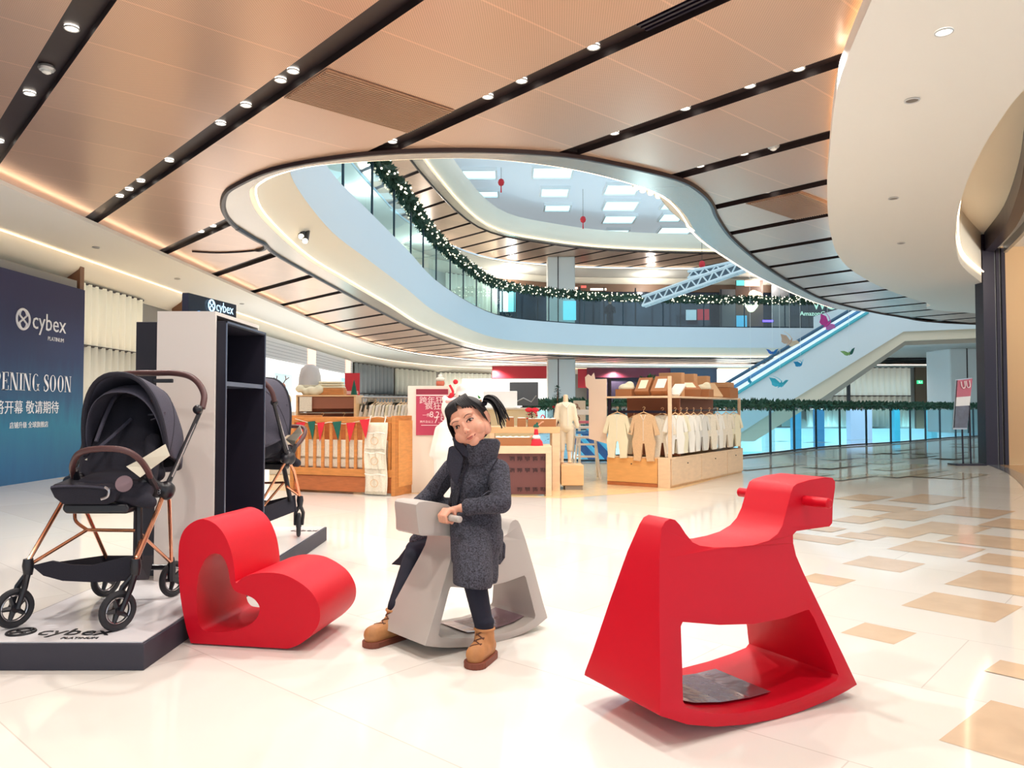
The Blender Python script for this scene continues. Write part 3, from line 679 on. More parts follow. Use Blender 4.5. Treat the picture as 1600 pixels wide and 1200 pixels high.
# ---- truss with lights hung over the opening
M_truss = mat('pale_truss', (206, 224, 232), .5)
def truss(label, A, B_, h, w, n):
    A, B_ = Vector(A), Vector(B_); t = thing('lighting_truss', label, 'truss', tuple((A + B_) / 2)); d = (B_ - A) / n; up = Vector((0, 0, h)); sd_ = Vector((d.y, -d.x, 0)).normalized() * w
    c = [Vector((0, 0, 0)), up, sd_, up + sd_]
    for k in c: b = MB(); b.tube([A + k, B_ + k], .05, 6); b.build('chord', M_truss, t, world=True)
    b = MB()
    for i in range(n):
        for o_ in (Vector((0, 0, 0)), sd_): b.tube([A + d * i + o_, A + d * (i + 1) + up + o_ if i % 2 == 0 else A + d * (i + 1) + o_], .03, 5) if i % 2 == 0 else b.tube([A + d * i + up + o_, A + d * (i + 1) + o_], .03, 5)
        b.tube([A + d * i, A + d * i + up], .025, 5); b.tube([A + d * i, A + d * i + sd_], .025, 5)
    b.build('bracing', M_truss, t, world=True)
    b = MB(); b.sheet([[A + up * .1 + sd_ * .5, B_ + up * .1 + sd_ * .5], [A + up * .9 + sd_ * .5, B_ + up * .9 + sd_ * .5]]); b.build('gap_dark_sheet', mat('truss_gap_dark', (96, 116, 130), .6), t, world=True)  # added sheet whose dark colour stands for the gaps between the chords
    return t
A_ = P(1008, 479, 29); B_ = P(1165, 424, 27)
truss('long pale lighting truss sloping down to the left over the atrium', A_, B_, .33, .3, 18)
A_ = P(1079, 436, 30); B_ = P(1150, 421, 29)
truss('short pale truss behind the long sloping one', A_, B_, .25, .3, 8)

# ---- little red hanging lanterns
for (u, v, d, lab) in [(783, 285, 30, 'tiny red lantern hanging left under the skylights'), (911, 343, 33, 'tiny red lantern hanging lower in the middle of the skylight ceiling'), (1097, 413, 30, 'tiny red lantern hanging above the sloping truss')]:
    p = P(u, v, d); t = thing('hanging_lantern', lab, 'lantern', tuple(p))
    b = MB(); b.lathe([(.04, -.14), (.1, -.1), (.13, 0), (.1, .1), (.04, .14)], n=12); b.build('shade', mat('red_lantern', (196, 30, 44), .5), t, smooth=True)
    b = MB(); b.tube([(0, 0, .14), (0, 0, 10.55 - p.z)], .008, 4); b.build('cord', M_mull, t)
    b = MB(); b.tube([(0, 0, -.14), (0, 0, -.4)], [.02, .03], 5); b.build('tassel', mat('red_lantern', (196, 30, 44)), t)

# ---- clusters of stage spotlights on the fascia
def spotrig(label, pts, d, size=.16, m=None):
    c = P(*pts[0], d); t = thing('spotlight_bar', label, 'spotlights', tuple(c))
    q = [P(u, v, d) for u, v in pts]
    b = MB(); b.tube([p + Vector((0, .1, .15)) for p in q], .025, 6); b.build('bar', M_mull, t, world=True)
    for p in q:
        b = MB(); b.cyl(p + Vector((0, .12, .12)), p + Vector((.03, -.12, -.1)), size * .5, size * .6, 10); h_ = b.build('lamp_head', m or mat('spot_body_black', (26, 26, 30), .4), t, world=True)
        b = MB(); b.cyl(p + Vector((.03, -.121, -.101)), p + Vector((.032, -.13, -.11)), size * .5, n=10); b.build('lens', mat('spot_lens', (255, 244, 220), .5, emit=2.5), h_, world=True)
spotrig('row of black spotlights clipped to the left upper fascia', [(459, 352), (465, 357), (471, 362), (477, 369)], 12.2, .09)
spotrig('row of white spotlights at the right edge of the atrium opening', [(1062, 322), (1066, 330), (1070, 338), (1073, 346), (1077, 353)], 16, .13, mat('spot_body_white', (240, 232, 216), .4))
spotrig('white spotlights just below the near edge of the opening', [(990, 287), (1000, 291), (1012, 295), (1024, 300)], 13, .10, mat('spot_body_white', (240, 232, 216)))

# ---- escalator
M_esc = mat('escalator_cladding', (216, 226, 230), .4)
M_escu = mat('escalator_soffit', (226, 214, 192), .45)
ye = 26.0
es = thing('escalator', 'white clad escalator rising to the right across the atrium', 'escalator', (P(1130, 640, ye).x, ye, 0))
def E(u, v, y=ye): return P(u, v, y)
side = [E(1136, 622), E(1340, 492), E(1404, 485), E(1540, 485), E(1540, 513), E(1412, 518), E(1233, 628), E(1136, 690)]
b = MB(); b.prism(side, (0, 1.5, 0)); b.build('side_cladding', M_esc, es, world=True)
sof = [E(1233, 628), E(1412, 518), E(1540, 513), E(1540, 527), E(1417, 532), E(1277, 628), E(1180, 690), E(1136, 690)]
b = MB(); b.prism([p + Vector((0, .1, 0)) for p in sof], (0, 1.3, 0)); b.build('soffit', M_escu, es, world=True)
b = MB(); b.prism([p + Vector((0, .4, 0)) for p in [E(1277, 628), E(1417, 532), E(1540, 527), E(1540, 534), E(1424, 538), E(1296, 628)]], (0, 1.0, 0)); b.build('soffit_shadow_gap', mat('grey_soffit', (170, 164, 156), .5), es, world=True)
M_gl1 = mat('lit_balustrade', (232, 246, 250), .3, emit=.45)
for nm, (va, vb), m, th in [('balustrade', (608, 478.5), M_gl1, 9), ('balustrade', (619, 488), M_gl1, 8)]:
    q = [E(1130, va), E(1352, vb - 6), E(1352, vb + th - 8), E(1130, va + th)]
    b = MB(); b.prism(q, (0, .03, 0)); b.build(nm, m, es, world=True)
for (va, vb), c, nm in [((603, 468), (44, 84, 112), 'handrail'), ((616, 478), (70, 140, 190), 'inner_rail'), ((629, 488), (70, 176, 190), 'inner_rail')]:
    b = MB(); b.tube([E(1128, va, ye - .05), E(1356, vb, ye - .05)], .055, 8); b.build(nm, mat('rail%d' % va, c, .35), es, world=True, smooth=True)
b = MB()
a0, a1 = E(1130, 612, ye + .3), E(1340, 484, ye + .3)
for i in range(26):
    p = a0.lerp(a1, i / 25); b.box((p.x, ye + .75, p.z - .25), (.34, .9, .2))
b.build('steps', M_steel, es, world=True)
# landing slab right of the escalator
b = MB(); b.bx((E(1405, 500).x, ye + 1.5, 3.72), (27, 33.4, F2)); struct(b.build('floor_landing', M_blueband))
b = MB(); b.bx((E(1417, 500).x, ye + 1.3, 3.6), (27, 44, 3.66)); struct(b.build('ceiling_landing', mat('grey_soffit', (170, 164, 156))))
b = MB(); b.bx((14.8, 40.0, 0), (25.5, 40.2, 3.2)); struct(b.build('wall_far_right', M_wall))
for x in (14.4, 17.0): b = MB(); b.box((x, 38.8, 1.6), (.14, .14, 3.2)); T(b.build('slim_post', M_mull), 'slim dark post before the lit curtain, %s' % ('under the escalator' if x < 15 else 'halfway along it'), 'post')
dr = thing('door_1', None, None, (21.9, 39.9, 0)); struct(dr)
b = MB(); b.box((0, 0, 1.6), (1.9, .12, 3.2)); b.build('door_leaf', mat('brown_door', (112, 88, 68), .4), dr)
b = MB(); b.box((0, -.07, 1.6), (.03, .03, 3.1)); b.build('door_gap', M_dark, dr)
b = MB(); b.box((-.2, -.08, 1.15), (.05, .05, .3)); b.build('door_handle', M_steel, dr)
ex = thing('exit_sign', 'small green exit sign on the brown door at the right', 'sign', (P(1438, 597, 39.7).x, 39.75, P(1438, 597, 39.7).z))
b = MB(); b.box((0, 0, 0), (.3, .05, .18)); b.build('sign_box', mat('exit_green', (60, 190, 130), .4, emit=1.2), ex, bevel=.01)
b = MB(); b.ell((-.05, -.03, .05), .02, 8, 6); b.tube([(-.05, -.03, .04), (-.03, -.03, -.01), (-.07, -.03, -.05)], .012, 5); b.tube([(-.03, -.03, -.01), (.01, -.03, -.05)], .012, 5); b.tube([(0.04, -.03, 0), (.1, -.03, 0)], .012, 5)
b.build('running_figure', mat('exit_white', (236, 255, 244), .4, emit=1), ex)

# ---- paper butterflies hanging before the escalator
def bird(label, u, v, d, w, c1, c2, rz, tilt, up=.5, neck=True, body=None):
    p = P(u, v, d); t = thing('paper_butterfly', label, 'paper butterfly', tuple(p), rz); s = w / F * d / 2
    m1 = mat('paper_%d' % int(u), c1, .6); m2 = mat('paperb_%d' % int(u), c2, .6)
    R = Matrix.Rotation(tilt, 3, 'Y') @ Matrix.Rotation(math.radians(-48), 3, 'X')
    for sx in (-1, 1):
        q = [(0, -.10, -.1), (sx * .55, -.32, up * .55), (sx * 1.0, -.18, up), (sx * .72, .08, up * .55), (sx * .55, .34, up * .35), (sx * .28, .36, .02), (0, .16, -.06)]
        vs = [R @ (Vector(a) * s) for a in q]
        b = MB(); b.add(vs + [R @ (Vector((sx * .4, .02, up * .16)) * s)], [(i, (i + 1) % 7, 7) for i in range(7)]); b.build('wing', m1 if sx < 0 else m2, t, solid=.012)
    b = MB(); b.tube([R @ (Vector(a) * s) for a in ((0, -.34, .05), (0, -.15, -.06), (0, .1, -.1), (0, .42, .0))], [s * .02, s * .09, s * .1, s * .03], 7); b.build('body', body or m1, t, smooth=True)
    if neck: b = MB(); b.tube([R @ (Vector(a) * s) for a in ((0, -.3, .05), (-.35, -.45, .18), (-.85, -.5, .34))], [s * .03, s * .025, s * .012], 5); b.build('feeler', m2, t)
    b = MB(); b.tube([(0, 0, 0), (0, 0, 10.5 - p.z)], .004, 4); b.build('thread', mat('nylon', (220, 235, 240), .3), t)
bird('teal paper butterfly, lowest and largest before the escalator', 1219, 600, 21, 36, (40, 160, 180), (60, 180, 200), .3, .1)
bird('bright blue paper butterfly in the middle of the escalator side', 1251, 569, 21, 26, (30, 140, 190), (70, 190, 220), .6, -.2)
bird('green and yellow paper butterfly on the right of the flock', 1327, 552, 21, 22, (120, 160, 90), (30, 120, 110), -.2, -.25, .7, False)
bird('magenta paper butterfly, highest on the escalator handrail', 1293, 506, 21, 40, (190, 60, 150), (210, 120, 200), .5, .55, .25)
bird('tan and cream paper butterfly crossing the escalator handrail', 1234, 534, 21, 38, (190, 160, 140), (226, 200, 170), .3, .35, .25)
bird('deep blue paper butterfly left of the escalator handrail', 1207, 551, 21, 18, (30, 90, 170), (40, 120, 190), -.3, 0, .8, False)
bird('small teal paper butterfly at the foot of the escalator handrail', 1173, 597, 21, 16, (30, 140, 170), (40, 110, 150), .9, .4, .6, False)
bird('teal paper butterfly against the end of the upper garland', 1284, 474, 21, 18, (30, 150, 180), (50, 170, 190), -.5, .2, .3, False)

# ---- poster stand at the right
q = [P(1494, 593, 14.1), P(1520, 590, 14.3), P(1511, 671, 14.15), P(1489, 671, 13.95)]
ps = thing('poster_stand', 'black floor stand holding a tilted pink and white poster by the black shop frame', 'sign stand', (8.42, 14.25, 0))
def onq(s, t): return q[0].lerp(q[1], s).lerp(q[3].lerp(q[2], s), t)
def qp(s0, t0, s1, t1, off): n_ = (q[1] - q[0]).cross(q[3] - q[0]).normalized(); n_ = n_ if n_.y < 0 else -n_; return [onq(s, t) + n_ * off for s, t in ((s0, t0), (s1, t0), (s1, t1), (s0, t1))]
b = MB(); b.prism(qp(0, 0, 1, 1, .0), (0, .02, 0)); b.build('frame', M_steel, ps, world=True)
for nm, r, c in [('poster', (.05, .02, .95, .36), (178, 86, 104)), ('poster_band', (.05, .36, .95, .54), (226, 226, 226)), ('poster_picture', (.05, .54, .95, .97), (84, 88, 104))]:
    b = MB(); b.prism(qp(*r, .012), (0, .004, 0)); b.build(nm, mat('p_' + nm, c, .35, noise=.25 if nm == 'poster_picture' else 0, nscale=9), ps, world=True)
Mq = frame(onq(.3, .2), q[1] - q[0], q[0] - q[3]); Mq.translation += Vector((0, -.03, 0))
text('UU', 'poster_lettering', .2, Mq, mat('pale_print', (240, 220, 220), .4), ps, .002)
for k in (.42, .58):
    b = MB(); b.tube([(8.42 + (k - .5) * .9, 14.25, .02), (8.38 + (k - .5) * .9, 14.2, 1.1)], .016, 8); b.build('pole', M_blk, ps, world=True)
b = MB(); b.box((8.42, 14.25, .015), (.56, .3, .03)); b.build('base', M_blk, ps, world=True, bevel=.006)

# ---- recessed lamps
M_trim = mat('lamp_trim', (206, 206, 206), .3, .5); M_lens = mat('lamp_lens', (255, 246, 232), .4, emit=5)
def snap(p):
    n_ = p.dot(eN); k = round((n_ * 1.5014 - 1.8) / 2.15); return p + eN * ((1.8 + 2.15 * k) / 1.5014 - n_)
def down(label, u, v, z, r=.05, em=True, nm='downlight'):
    p = Z(u, v, z)
    if z > 3.6: p = snap(p)
    t = thing(nm, label, 'ceiling light' if em else 'ceiling fitting', (p.x, p.y, z))
    b = MB(); b.tube([(r * math.cos(q), r * math.sin(q), -.002) for q in [2 * PI * k / 24 for k in range(24)]], .006, 6, closed=True); b.build('trim_ring', M_trim, t, smooth=True)
    b = MB(); b.lathe([(r, .012), (r, -.002)], n=20); b.build('lens', M_lens if em else mat('dark_grille', (120, 112, 104), .5), t)
ORD = ['nearest one'] + ['%s from near end' % q for q in ('second', 'third', 'fourth', 'fifth', 'sixth', 'seventh', 'eighth')]
for slot, zz, pts in [('leftmost dark ceiling slot', 3.648, [(107, 43), (42, 145), (5, 222)]),
                      ('second ceiling slot from the left', 3.648, [(461, 112), (441, 126), (387, 165), (346, 193), (266, 251), (221, 283), (202, 296), (190, 307)]),
                      ('third ceiling slot from the left', 3.648, [(929, 74), (817, 127), (765, 152), (616, 222)]),
                      ('highest slot touching the white ceiling', 3.648, [(1248, 107), (1172, 134), (1073, 170), (961, 208)]),
                      ('fifth slot right of the opening', 3.648, [(1162, 240), (1096, 260)]),
                      ('sixth slot right of the opening', 3.648, [(1199, 300)]),
                      ('short slot left of the curled trim', 3.648, [(337, 354), (320, 363)])]:
    for i, (u, v) in enumerate(pts):
        down('round lamp in the %s, %s' % (slot, ORD[i]), u, v, zz, .045 if 'fi' not in slot else .05)
down('bright oval lamp in the white ceiling at the upper right', 1475, 50, 3.395, .05)
for u, v, l in [(1425, 157, 'small round grille in the white right ceiling, upper one'), (1396, 310, 'small round grille in the white right ceiling, middle one'), (1408, 380, 'small round grille in the white right ceiling, lowest one')]:
    down(l, u, v, 3.395, .05, False, 'ceiling_grille')
for u, v, l in [(150, 387, 'grey sprinkler plate in the left white ceiling above the hoarding'), (277, 436, 'grey sprinkler plate in the left white ceiling above the sign'), (378, 475, 'small plate in the left white ceiling above the black shelf')]:
    down(l, u, v, 3.45, .05, False, 'sprinkler_plate')
for u, v, l, z in [(72, 103, 'white smoke detector in the first dark slot from the left', 3.655), (1218, 230, 'white smoke detector in the fifth slot at the right', 3.655)]:
    p = snap(Z(u, v, z)); t = thing('smoke_detector', l, 'smoke detector', (p.x, p.y, z))
    b = MB(); b.lathe([(.055, 0), (.06, -.02), (.05, -.035)], n=20); b.build('base', M_trim, t, smooth=True)
    b = MB(); b.lathe([(.035, -.03), (.032, -.05), (.015, -.06)], n=16); b.build('sensor', mat('detector_white', (236, 236, 232), .4), t, smooth=True)
# louvred air grille let into the copper
for (u0, v0, u1, v1), l in [((450, 148, 660, 190), 'slotted air grille panel in the copper ceiling left of centre'), ((1160, 330, 1290, 322), 'slotted air grille panel in the copper ceiling at the right')]:
    c = Z((u0 + u1) / 2, (v0 + v1) / 2, 3.6)
    s_ = c.dot(eS); s_ = round((s_ - 5.52 ) / .75) * .75 + 5.52; k = round((c.dot(eN) * 1.5014 - 1.8) / 2.15 - .5); n0 = (1.8 + 2.15 * (k + .5)) / 1.5014
    g_ = thing('air_grille', l, 'air grille', tuple(eS * s_ + eN * n0 + Vector((0, 0, 3.585))), math.atan2(eN.y, eN.x))
    b = MB()
    for i in range(22): b.box((0, (i - 10.5) * .031, 0), (1.18, .012, .012))
    b.build('slats', mat('grille_copper', (190, 156, 128), .35, .5), g_)
    b = MB(); b.box((0, 0, .008), (1.2, .72, .006)); b.build('backing', mat('grille_back', (168, 130, 104), .5, .4), g_)
# dark linear diffuser in the middle slot
c = eN * ((1.8 + 2.15 * 2) / 1.5014) + eS * 2.35
g_ = thing('linear_diffuser', 'black ribbed linear air diffuser in the third ceiling slot', 'air diffuser', (c.x, c.y, 3.64), math.atan2(eS.y, eS.x))
for i in range(4): b = MB(); b.box((0, (i - 1.5) * .045, 0), (1.8, .02, .02)); b.build('blade', M_blk, g_)
# ================================================================ FOREGROUND
# ---- display platform
M_pdark = mat('platform_charcoal', (52, 50, 62), .6, bump=.1, nscale=300)
M_ptop = mat('platform_white_top', (240, 238, 240), .12)
M_ink = mat('black_print', (26, 24, 30), .5)
pl = thing('display_platform', 'low charcoal display platform with glossy white top under the strollers', 'platform', (-1.84, 4.63, 0))
px0, px1, py0, py1, pz = -2.21, -1.475, 3.11, 6.15, .11
b = MB(); b.bx((px0, py0, 0), (px1, py1, pz - .004)); b.build('base', M_pdark, pl, world=True, bevel=.003)
b = MB(); b.bx((px0 + .015, py0 + .015, pz - .004), (px1 - .015, py1 - .015, pz)); b.build('top_panel', M_ptop, pl, world=True)
def logo(parent, M, h, m, platinum=True, d=.001, bold=0):
    """circle emblem and wordmark"""
    b = MB(); R = h * .5
    ring = [M @ Vector((R + R * math.cos(q), h * .36 + R * math.sin(q), d)) for q in [2 * PI * k / 32 for k in range(32)]]
    b.tube(ring, h * .055, 6, closed=True)
    for s in (-1, 1):
        b.tube([M @ Vector((R + s * R * .62 * math.cos(q) * .9, h * .36 + s * .05 * h + s * R * .62 * math.sin(q) + s * .12 * h, d)) for q in [PI * k / 10 for k in range(11)]], h * .05, 6)
    b.tube([M @ Vector((R + x_ * R * .5, h * .36 + y_ * R * .34, d)) for x_, y_ in ((-1, 1), (0, 0), (1, -1))], h * .045, 6); b.tube([M @ Vector((R + x_ * R * .5, h * .36 + y_ * R * .34, d)) for x_, y_ in ((-1, -1), (0, 0), (1, 1))], h * .045, 6)
    b.build('emblem', m, parent, world=True)
    M2 = M @ Matrix.Translation((h * 1.22, 0, 0)); text('cybex', 'wordmark', h * 1.25, M2, m, parent, d, off=bold)
    if platinum: text('PLATINUM', 'small_wordmark', h * .3, M @ Matrix.Translation((h * 2.55, -h * .5, 0)), m, parent, d)
logo(pl, frame(Z(4, 992, pz + .002), (1, 0, 0), (0, 1, 0)), .105, M_ink, True, .0008)

# ---- blue hoarding with its printed lettering
M_h = mat('printed_sea_banner', (44, 46, 84), .6); nt = M_h.node_tree; bs = nt.nodes['Principled BSDF']; L = nt.links
tc = nt.nodes['Texture Coordinate']; sp = nt.nodes.new('ShaderNodeSeparateXYZ'); L.new(tc.outputs['Object'], sp.inputs[0])
n_ = nt.nodes.new('ShaderNodeTexNoise'); n_.inputs['Scale'].default_value = 3; n_.inputs['Detail'].default_value = 6; mp = nt.nodes.new('ShaderNodeMapping'); mp.inputs['Scale'].default_value = (1, 3, .5); L.new(tc.outputs['Object'], mp.inputs[0]); L.new(mp.outputs[0], n_.inputs['Vector'])
ad = nt.nodes.new('ShaderNodeMath'); ad.operation = 'MULTIPLY_ADD'; ad.inputs[1].default_value = .5; L.new(n_.outputs['Fac'], ad.inputs[0]); L.new(sp.outputs[2], ad.inputs[2])
rp = nt.nodes.new('ShaderNodeValToRGB'); cr = rp.color_ramp; cr.elements[0].position = 0; cr.elements[0].color = lin((34, 84, 124)); cr.elements[1].position = 1; cr.elements[1].color = lin((46, 44, 84))
for pos, c in [(.16, (30, 96, 140)), (.36, (34, 116, 150)), (.5, (36, 84, 122)), (.7, (38, 56, 96))]: e_ = cr.elements.new(pos); e_.color = lin(c)
dv = nt.nodes.new('ShaderNodeMath'); dv.operation = 'DIVIDE'; dv.inputs[1].default_value = 2.9; L.new(ad.outputs[0], dv.inputs[0]); L.new(dv.outputs[0], rp.inputs['Fac']); L.new(rp.outputs['Color'], bs.inputs['Base Color'])
hb = thing('hoarding', 'dark blue printed shop hoarding with white lettering along the left wall', 'hoarding', (-6.95, 9, 0))
b = MB(); b.bx((-6.95, 4, 0), (-6.88, 12.32, 2.95)); b.build('board', M_h, hb, world=True)
M_let = mat('white_vinyl', (236, 238, 244), .4)
hx = -6.875
def hm(y, z): return frame((hx, y, z), (0, 1, 0), (0, 0, 1))
logo(hb, hm(10.62, 2.2), .285, M_let, True, .002)
t_ = 'OPENING SOON'
def didone(word, y_end, z, H, name, parent, m, xs=.62):
    """fat-and-thin serif capitals built from stems, hairlines and bowls"""
    TH, HL_, SF = .15, .035, .10; B = [MB()]; adv = {'O': .80, 'P': .66, 'E': .68, 'N': .80, 'I': .36, 'G': .80, 'S': .60, ' ': .28}
    total = sum(adv[c] for c in word); x = -total
    def R_(x0, y0, x1, y1): B[0].prism([(hx, y_end + x0 * H * xs, z + y0 * H), (hx, y_end + x1 * H * xs, z + y0 * H), (hx, y_end + x1 * H * xs, z + y1 * H), (hx, y_end + x0 * H * xs, z + y1 * H)], (.003, 0, 0))
    def stem(x0, w, lo=0, hi=1): R_(x0, lo, x0 + w, hi); R_(x0 - SF * .7, lo, x0 + w + SF * .7, lo + HL_); R_(x0 - SF * .7, hi - HL_, x0 + w + SF * .7, hi)
    def bowl(cx_, cy, rx, ry, q0, q1, th, n=26, thf=None):
        P_ = []
        for k in range(n + 1):
            q = math.radians(q0 + (q1 - q0) * k / n); t = HL_ + (th - HL_) * abs(math.cos(q)) ** 1.5
            P_.append(((cx_ + rx * math.cos(q), cy + ry * math.sin(q)), (cx_ + (rx - t) * math.cos(q), cy + (ry - HL_) * math.sin(q))))
        for p, q in zip(P_, P_[1:]): B[0].add([(hx + .003, y_end + a_ * H * xs, z + c_ * H) for a_, c_ in (p[0], q[0], q[1], p[1])], [(0, 1, 2, 3)])
    for c in word:
        x0 = x + .1
        if c == 'O': bowl(x0 + .3, .5, .32, .51, 0, 360, .17)
        if c == 'P': stem(x0, TH); bowl(x0 + .22, .74, .26, .26, -90, 90, .15); R_(x0 + TH, .965, x0 + .24, 1); R_(x0 + TH, .48, x0 + .24, .515)
        if c == 'E': stem(x0, TH); R_(x0 + TH, 0, x0 + .5, HL_); R_(x0 + TH, 1 - HL_, x0 + .48, 1); R_(x0 + TH, .49, x0 + .36, .49 + HL_); R_(x0 + .46, 0, x0 + .5, .26); R_(x0 + .44, .76, x0 + .48, 1); R_(x0 + .33, .38, x0 + .36, .62)
        if c == 'N':
            stem(x0, .04); stem(x0 + .54, .04)
            B[0].prism([(hx, y_end + a_ * H * xs, z + c_ * H) for a_, c_ in ((x0, 1), (x0 + .17, 1), (x0 + .58, 0), (x0 + .43, 0))], (.003, 0, 0))
        if c == 'I': stem(x0 + .02, TH)
        if c == 'G': bowl(x0 + .3, .5, .32, .51, 50, 330, .17); stem(x0 + .46, .12, .02, .42)
        if c == 'S':
            pts = crom([(hx + .003, a_, c_) for a_, c_ in ((.42, .76), (.36, .94), (.22, .985), (.07, .86), (.1, .66), (.34, .42), (.42, .2), (.24, .015), (.07, .06), (.02, .26))], 4)
            for i_, (p, q) in enumerate(zip(pts, pts[1:])):
                t = .03 + .075 * math.exp(-((i_ - len(pts) * .5) / (len(pts) * .16)) ** 2); d_ = Vector((0, q.y - p.y, q.z - p.z)).normalized(); n_ = Vector((0, -d_.z, d_.y)) * t
                B[0].add([(hx + .003, y_end + (x0 + w_.y) * H * xs, z + w_.z * H) for w_ in (p - n_, q - n_, q + n_, p + n_)], [(0, 1, 2, 3)])
            R_(x0 + .4, .7, x0 + .43, .98); R_(x0 + .01, .02, x0 + .04, .3)
        x += adv[c]
        if c != ' ': B[0].build(name, m, parent, world=True); B[0] = MB()
didone('OPENING SOON', 11.98, 1.3, .245, 'headline_letter', hb, M_let, 1.0)
text('即将开幕 敬请期待', 'chinese_line', .2, hm(11.66, .99), M_let, hb, .002, 'RIGHT')
text('店铺升级 全球旗舰店', 'chinese_small_line', .095, hm(11.4, .78), M_let, hb, .002, 'RIGHT')
b = MB(); b.bx((-7.25, 4, 2.97), (-7.0, 12.3, 3.1)); T(b.build('shutter_box', mat('grey_shutter_box', (150, 146, 142), .5)), 'long grey shutter box above the blue hoarding', 'shutter box')
for y, l in [(12.35, 'slim brown pilaster rising beside the end of the blue hoarding'), (16.2, 'slim brown pilaster left of the hanging dark sign')]:
    b = MB(); b.bx((-7.2, y, 0), (-6.98, y + .12, 3.46)); T(b.build('pilaster', mat('brown_pilaster', (120, 84, 62), .4)), l, 'pilaster')
# dark sign behind the tower
sg = thing('totem_sign', 'dark totem sign with white wordmark rising behind the white tower', 'sign', (-3.96, 10.2, 0))
sa, sb_ = Vector((-4.06, 9.6, 0)), Vector((-3.87, 10.74, 0)); sdv = (sb_ - sa)
b = MB(); b.prism([sa, sb_, sb_ + Vector((-.08, .0, 0)), sa + Vector((-.08, 0, 0))], (0, 0, 2.5)); b.build('panel', mat('sign_navy', (26, 30, 48), .25), sg, world=True)
logo(sg, frame(sa + sdv * .36 + Vector((.02, 0, 2.35)), sdv, (0, 0, 1)), .15, mat('sign_glow', (190, 226, 250), .4, emit=.8), True, .002)
b = MB(); b.tube([sa + sdv * (.1 + .03 * i) + Vector((.01, 0, 2.24 + .05 * math.sin(i * .5))) for i in range(8)], .012, 5); b.build('swoosh', mat('sign_blue', (70, 150, 220), .4, emit=.8), sg, world=True)

# ---- white tower with black shelves
M_tw = mat('white_laminate', (228, 220, 212), .45); M_tb = mat('black_laminate', (24, 20, 36), .5); M_edge = mat('grey_edge', (96, 104, 124), .3, .4)
tw = thing('display_tower', 'tall white display tower with a black shelf niche on its right side', 'display unit', (-1.8, 4.58, pz))
x0, x1, y0, y1, zt = -1.955, -1.635, 4.22, 4.95, 1.585
b = MB(); b.bx((x0, y0, pz), (x1, y0 + .02, zt)); b.bx((x0, y1 - .02, pz), (x1, y1, zt)); b.bx((x0, y0 + .02, pz), (x0 + .02, y1 - .02, zt)); b.bx((x0 + .02, y0 + .02, zt - .02), (x1, y1 - .02, zt)); b.build('shell', M_tw, tw, world=True)
b = MB(); X0, X1 = -1.9, -1.585; Y0, Y1, ZT = 4.245, 4.925, 1.535
b.bx((X0, Y0, pz), (X1, Y0 + .02, ZT)); b.bx((X0, Y1 - .02, pz), (X1, Y1, ZT)); b.bx((X0, Y0 + .02, ZT - .02), (X1, Y1 - .02, ZT)); b.bx((X0, Y0 + .02, pz), (X1, Y1 - .02, pz + .05)); b.bx((X0, Y0 + .02, pz + .05), (X0 + .02, Y1 - .02, ZT - .02)); b.build('black_niche', M_tb, tw, world=True)
b = MB(); b.bx((X0 + .02, Y0 + .02, 1.175), (X1 - .005, Y1 - .02, 1.2)); b.build('shelf', M_edge, tw, world=True)
b = MB(); b.bx((X1, Y0, pz), (X1 + .004, Y0 + .012, ZT)); b.bx((X1, Y0, ZT - .012), (X1 + .004, Y1, ZT)); b.bx((X1, Y1 - .012, pz), (X1 + .004, Y1, ZT)); b.build('edge_strip', M_edge, tw, world=True)
b = MB(); b.bx((-2.13, 4.34, pz), (x0, 4.92, 1.54)); b.build('black_side_cabinet', M_tb, tw, world=True, bevel=.003)

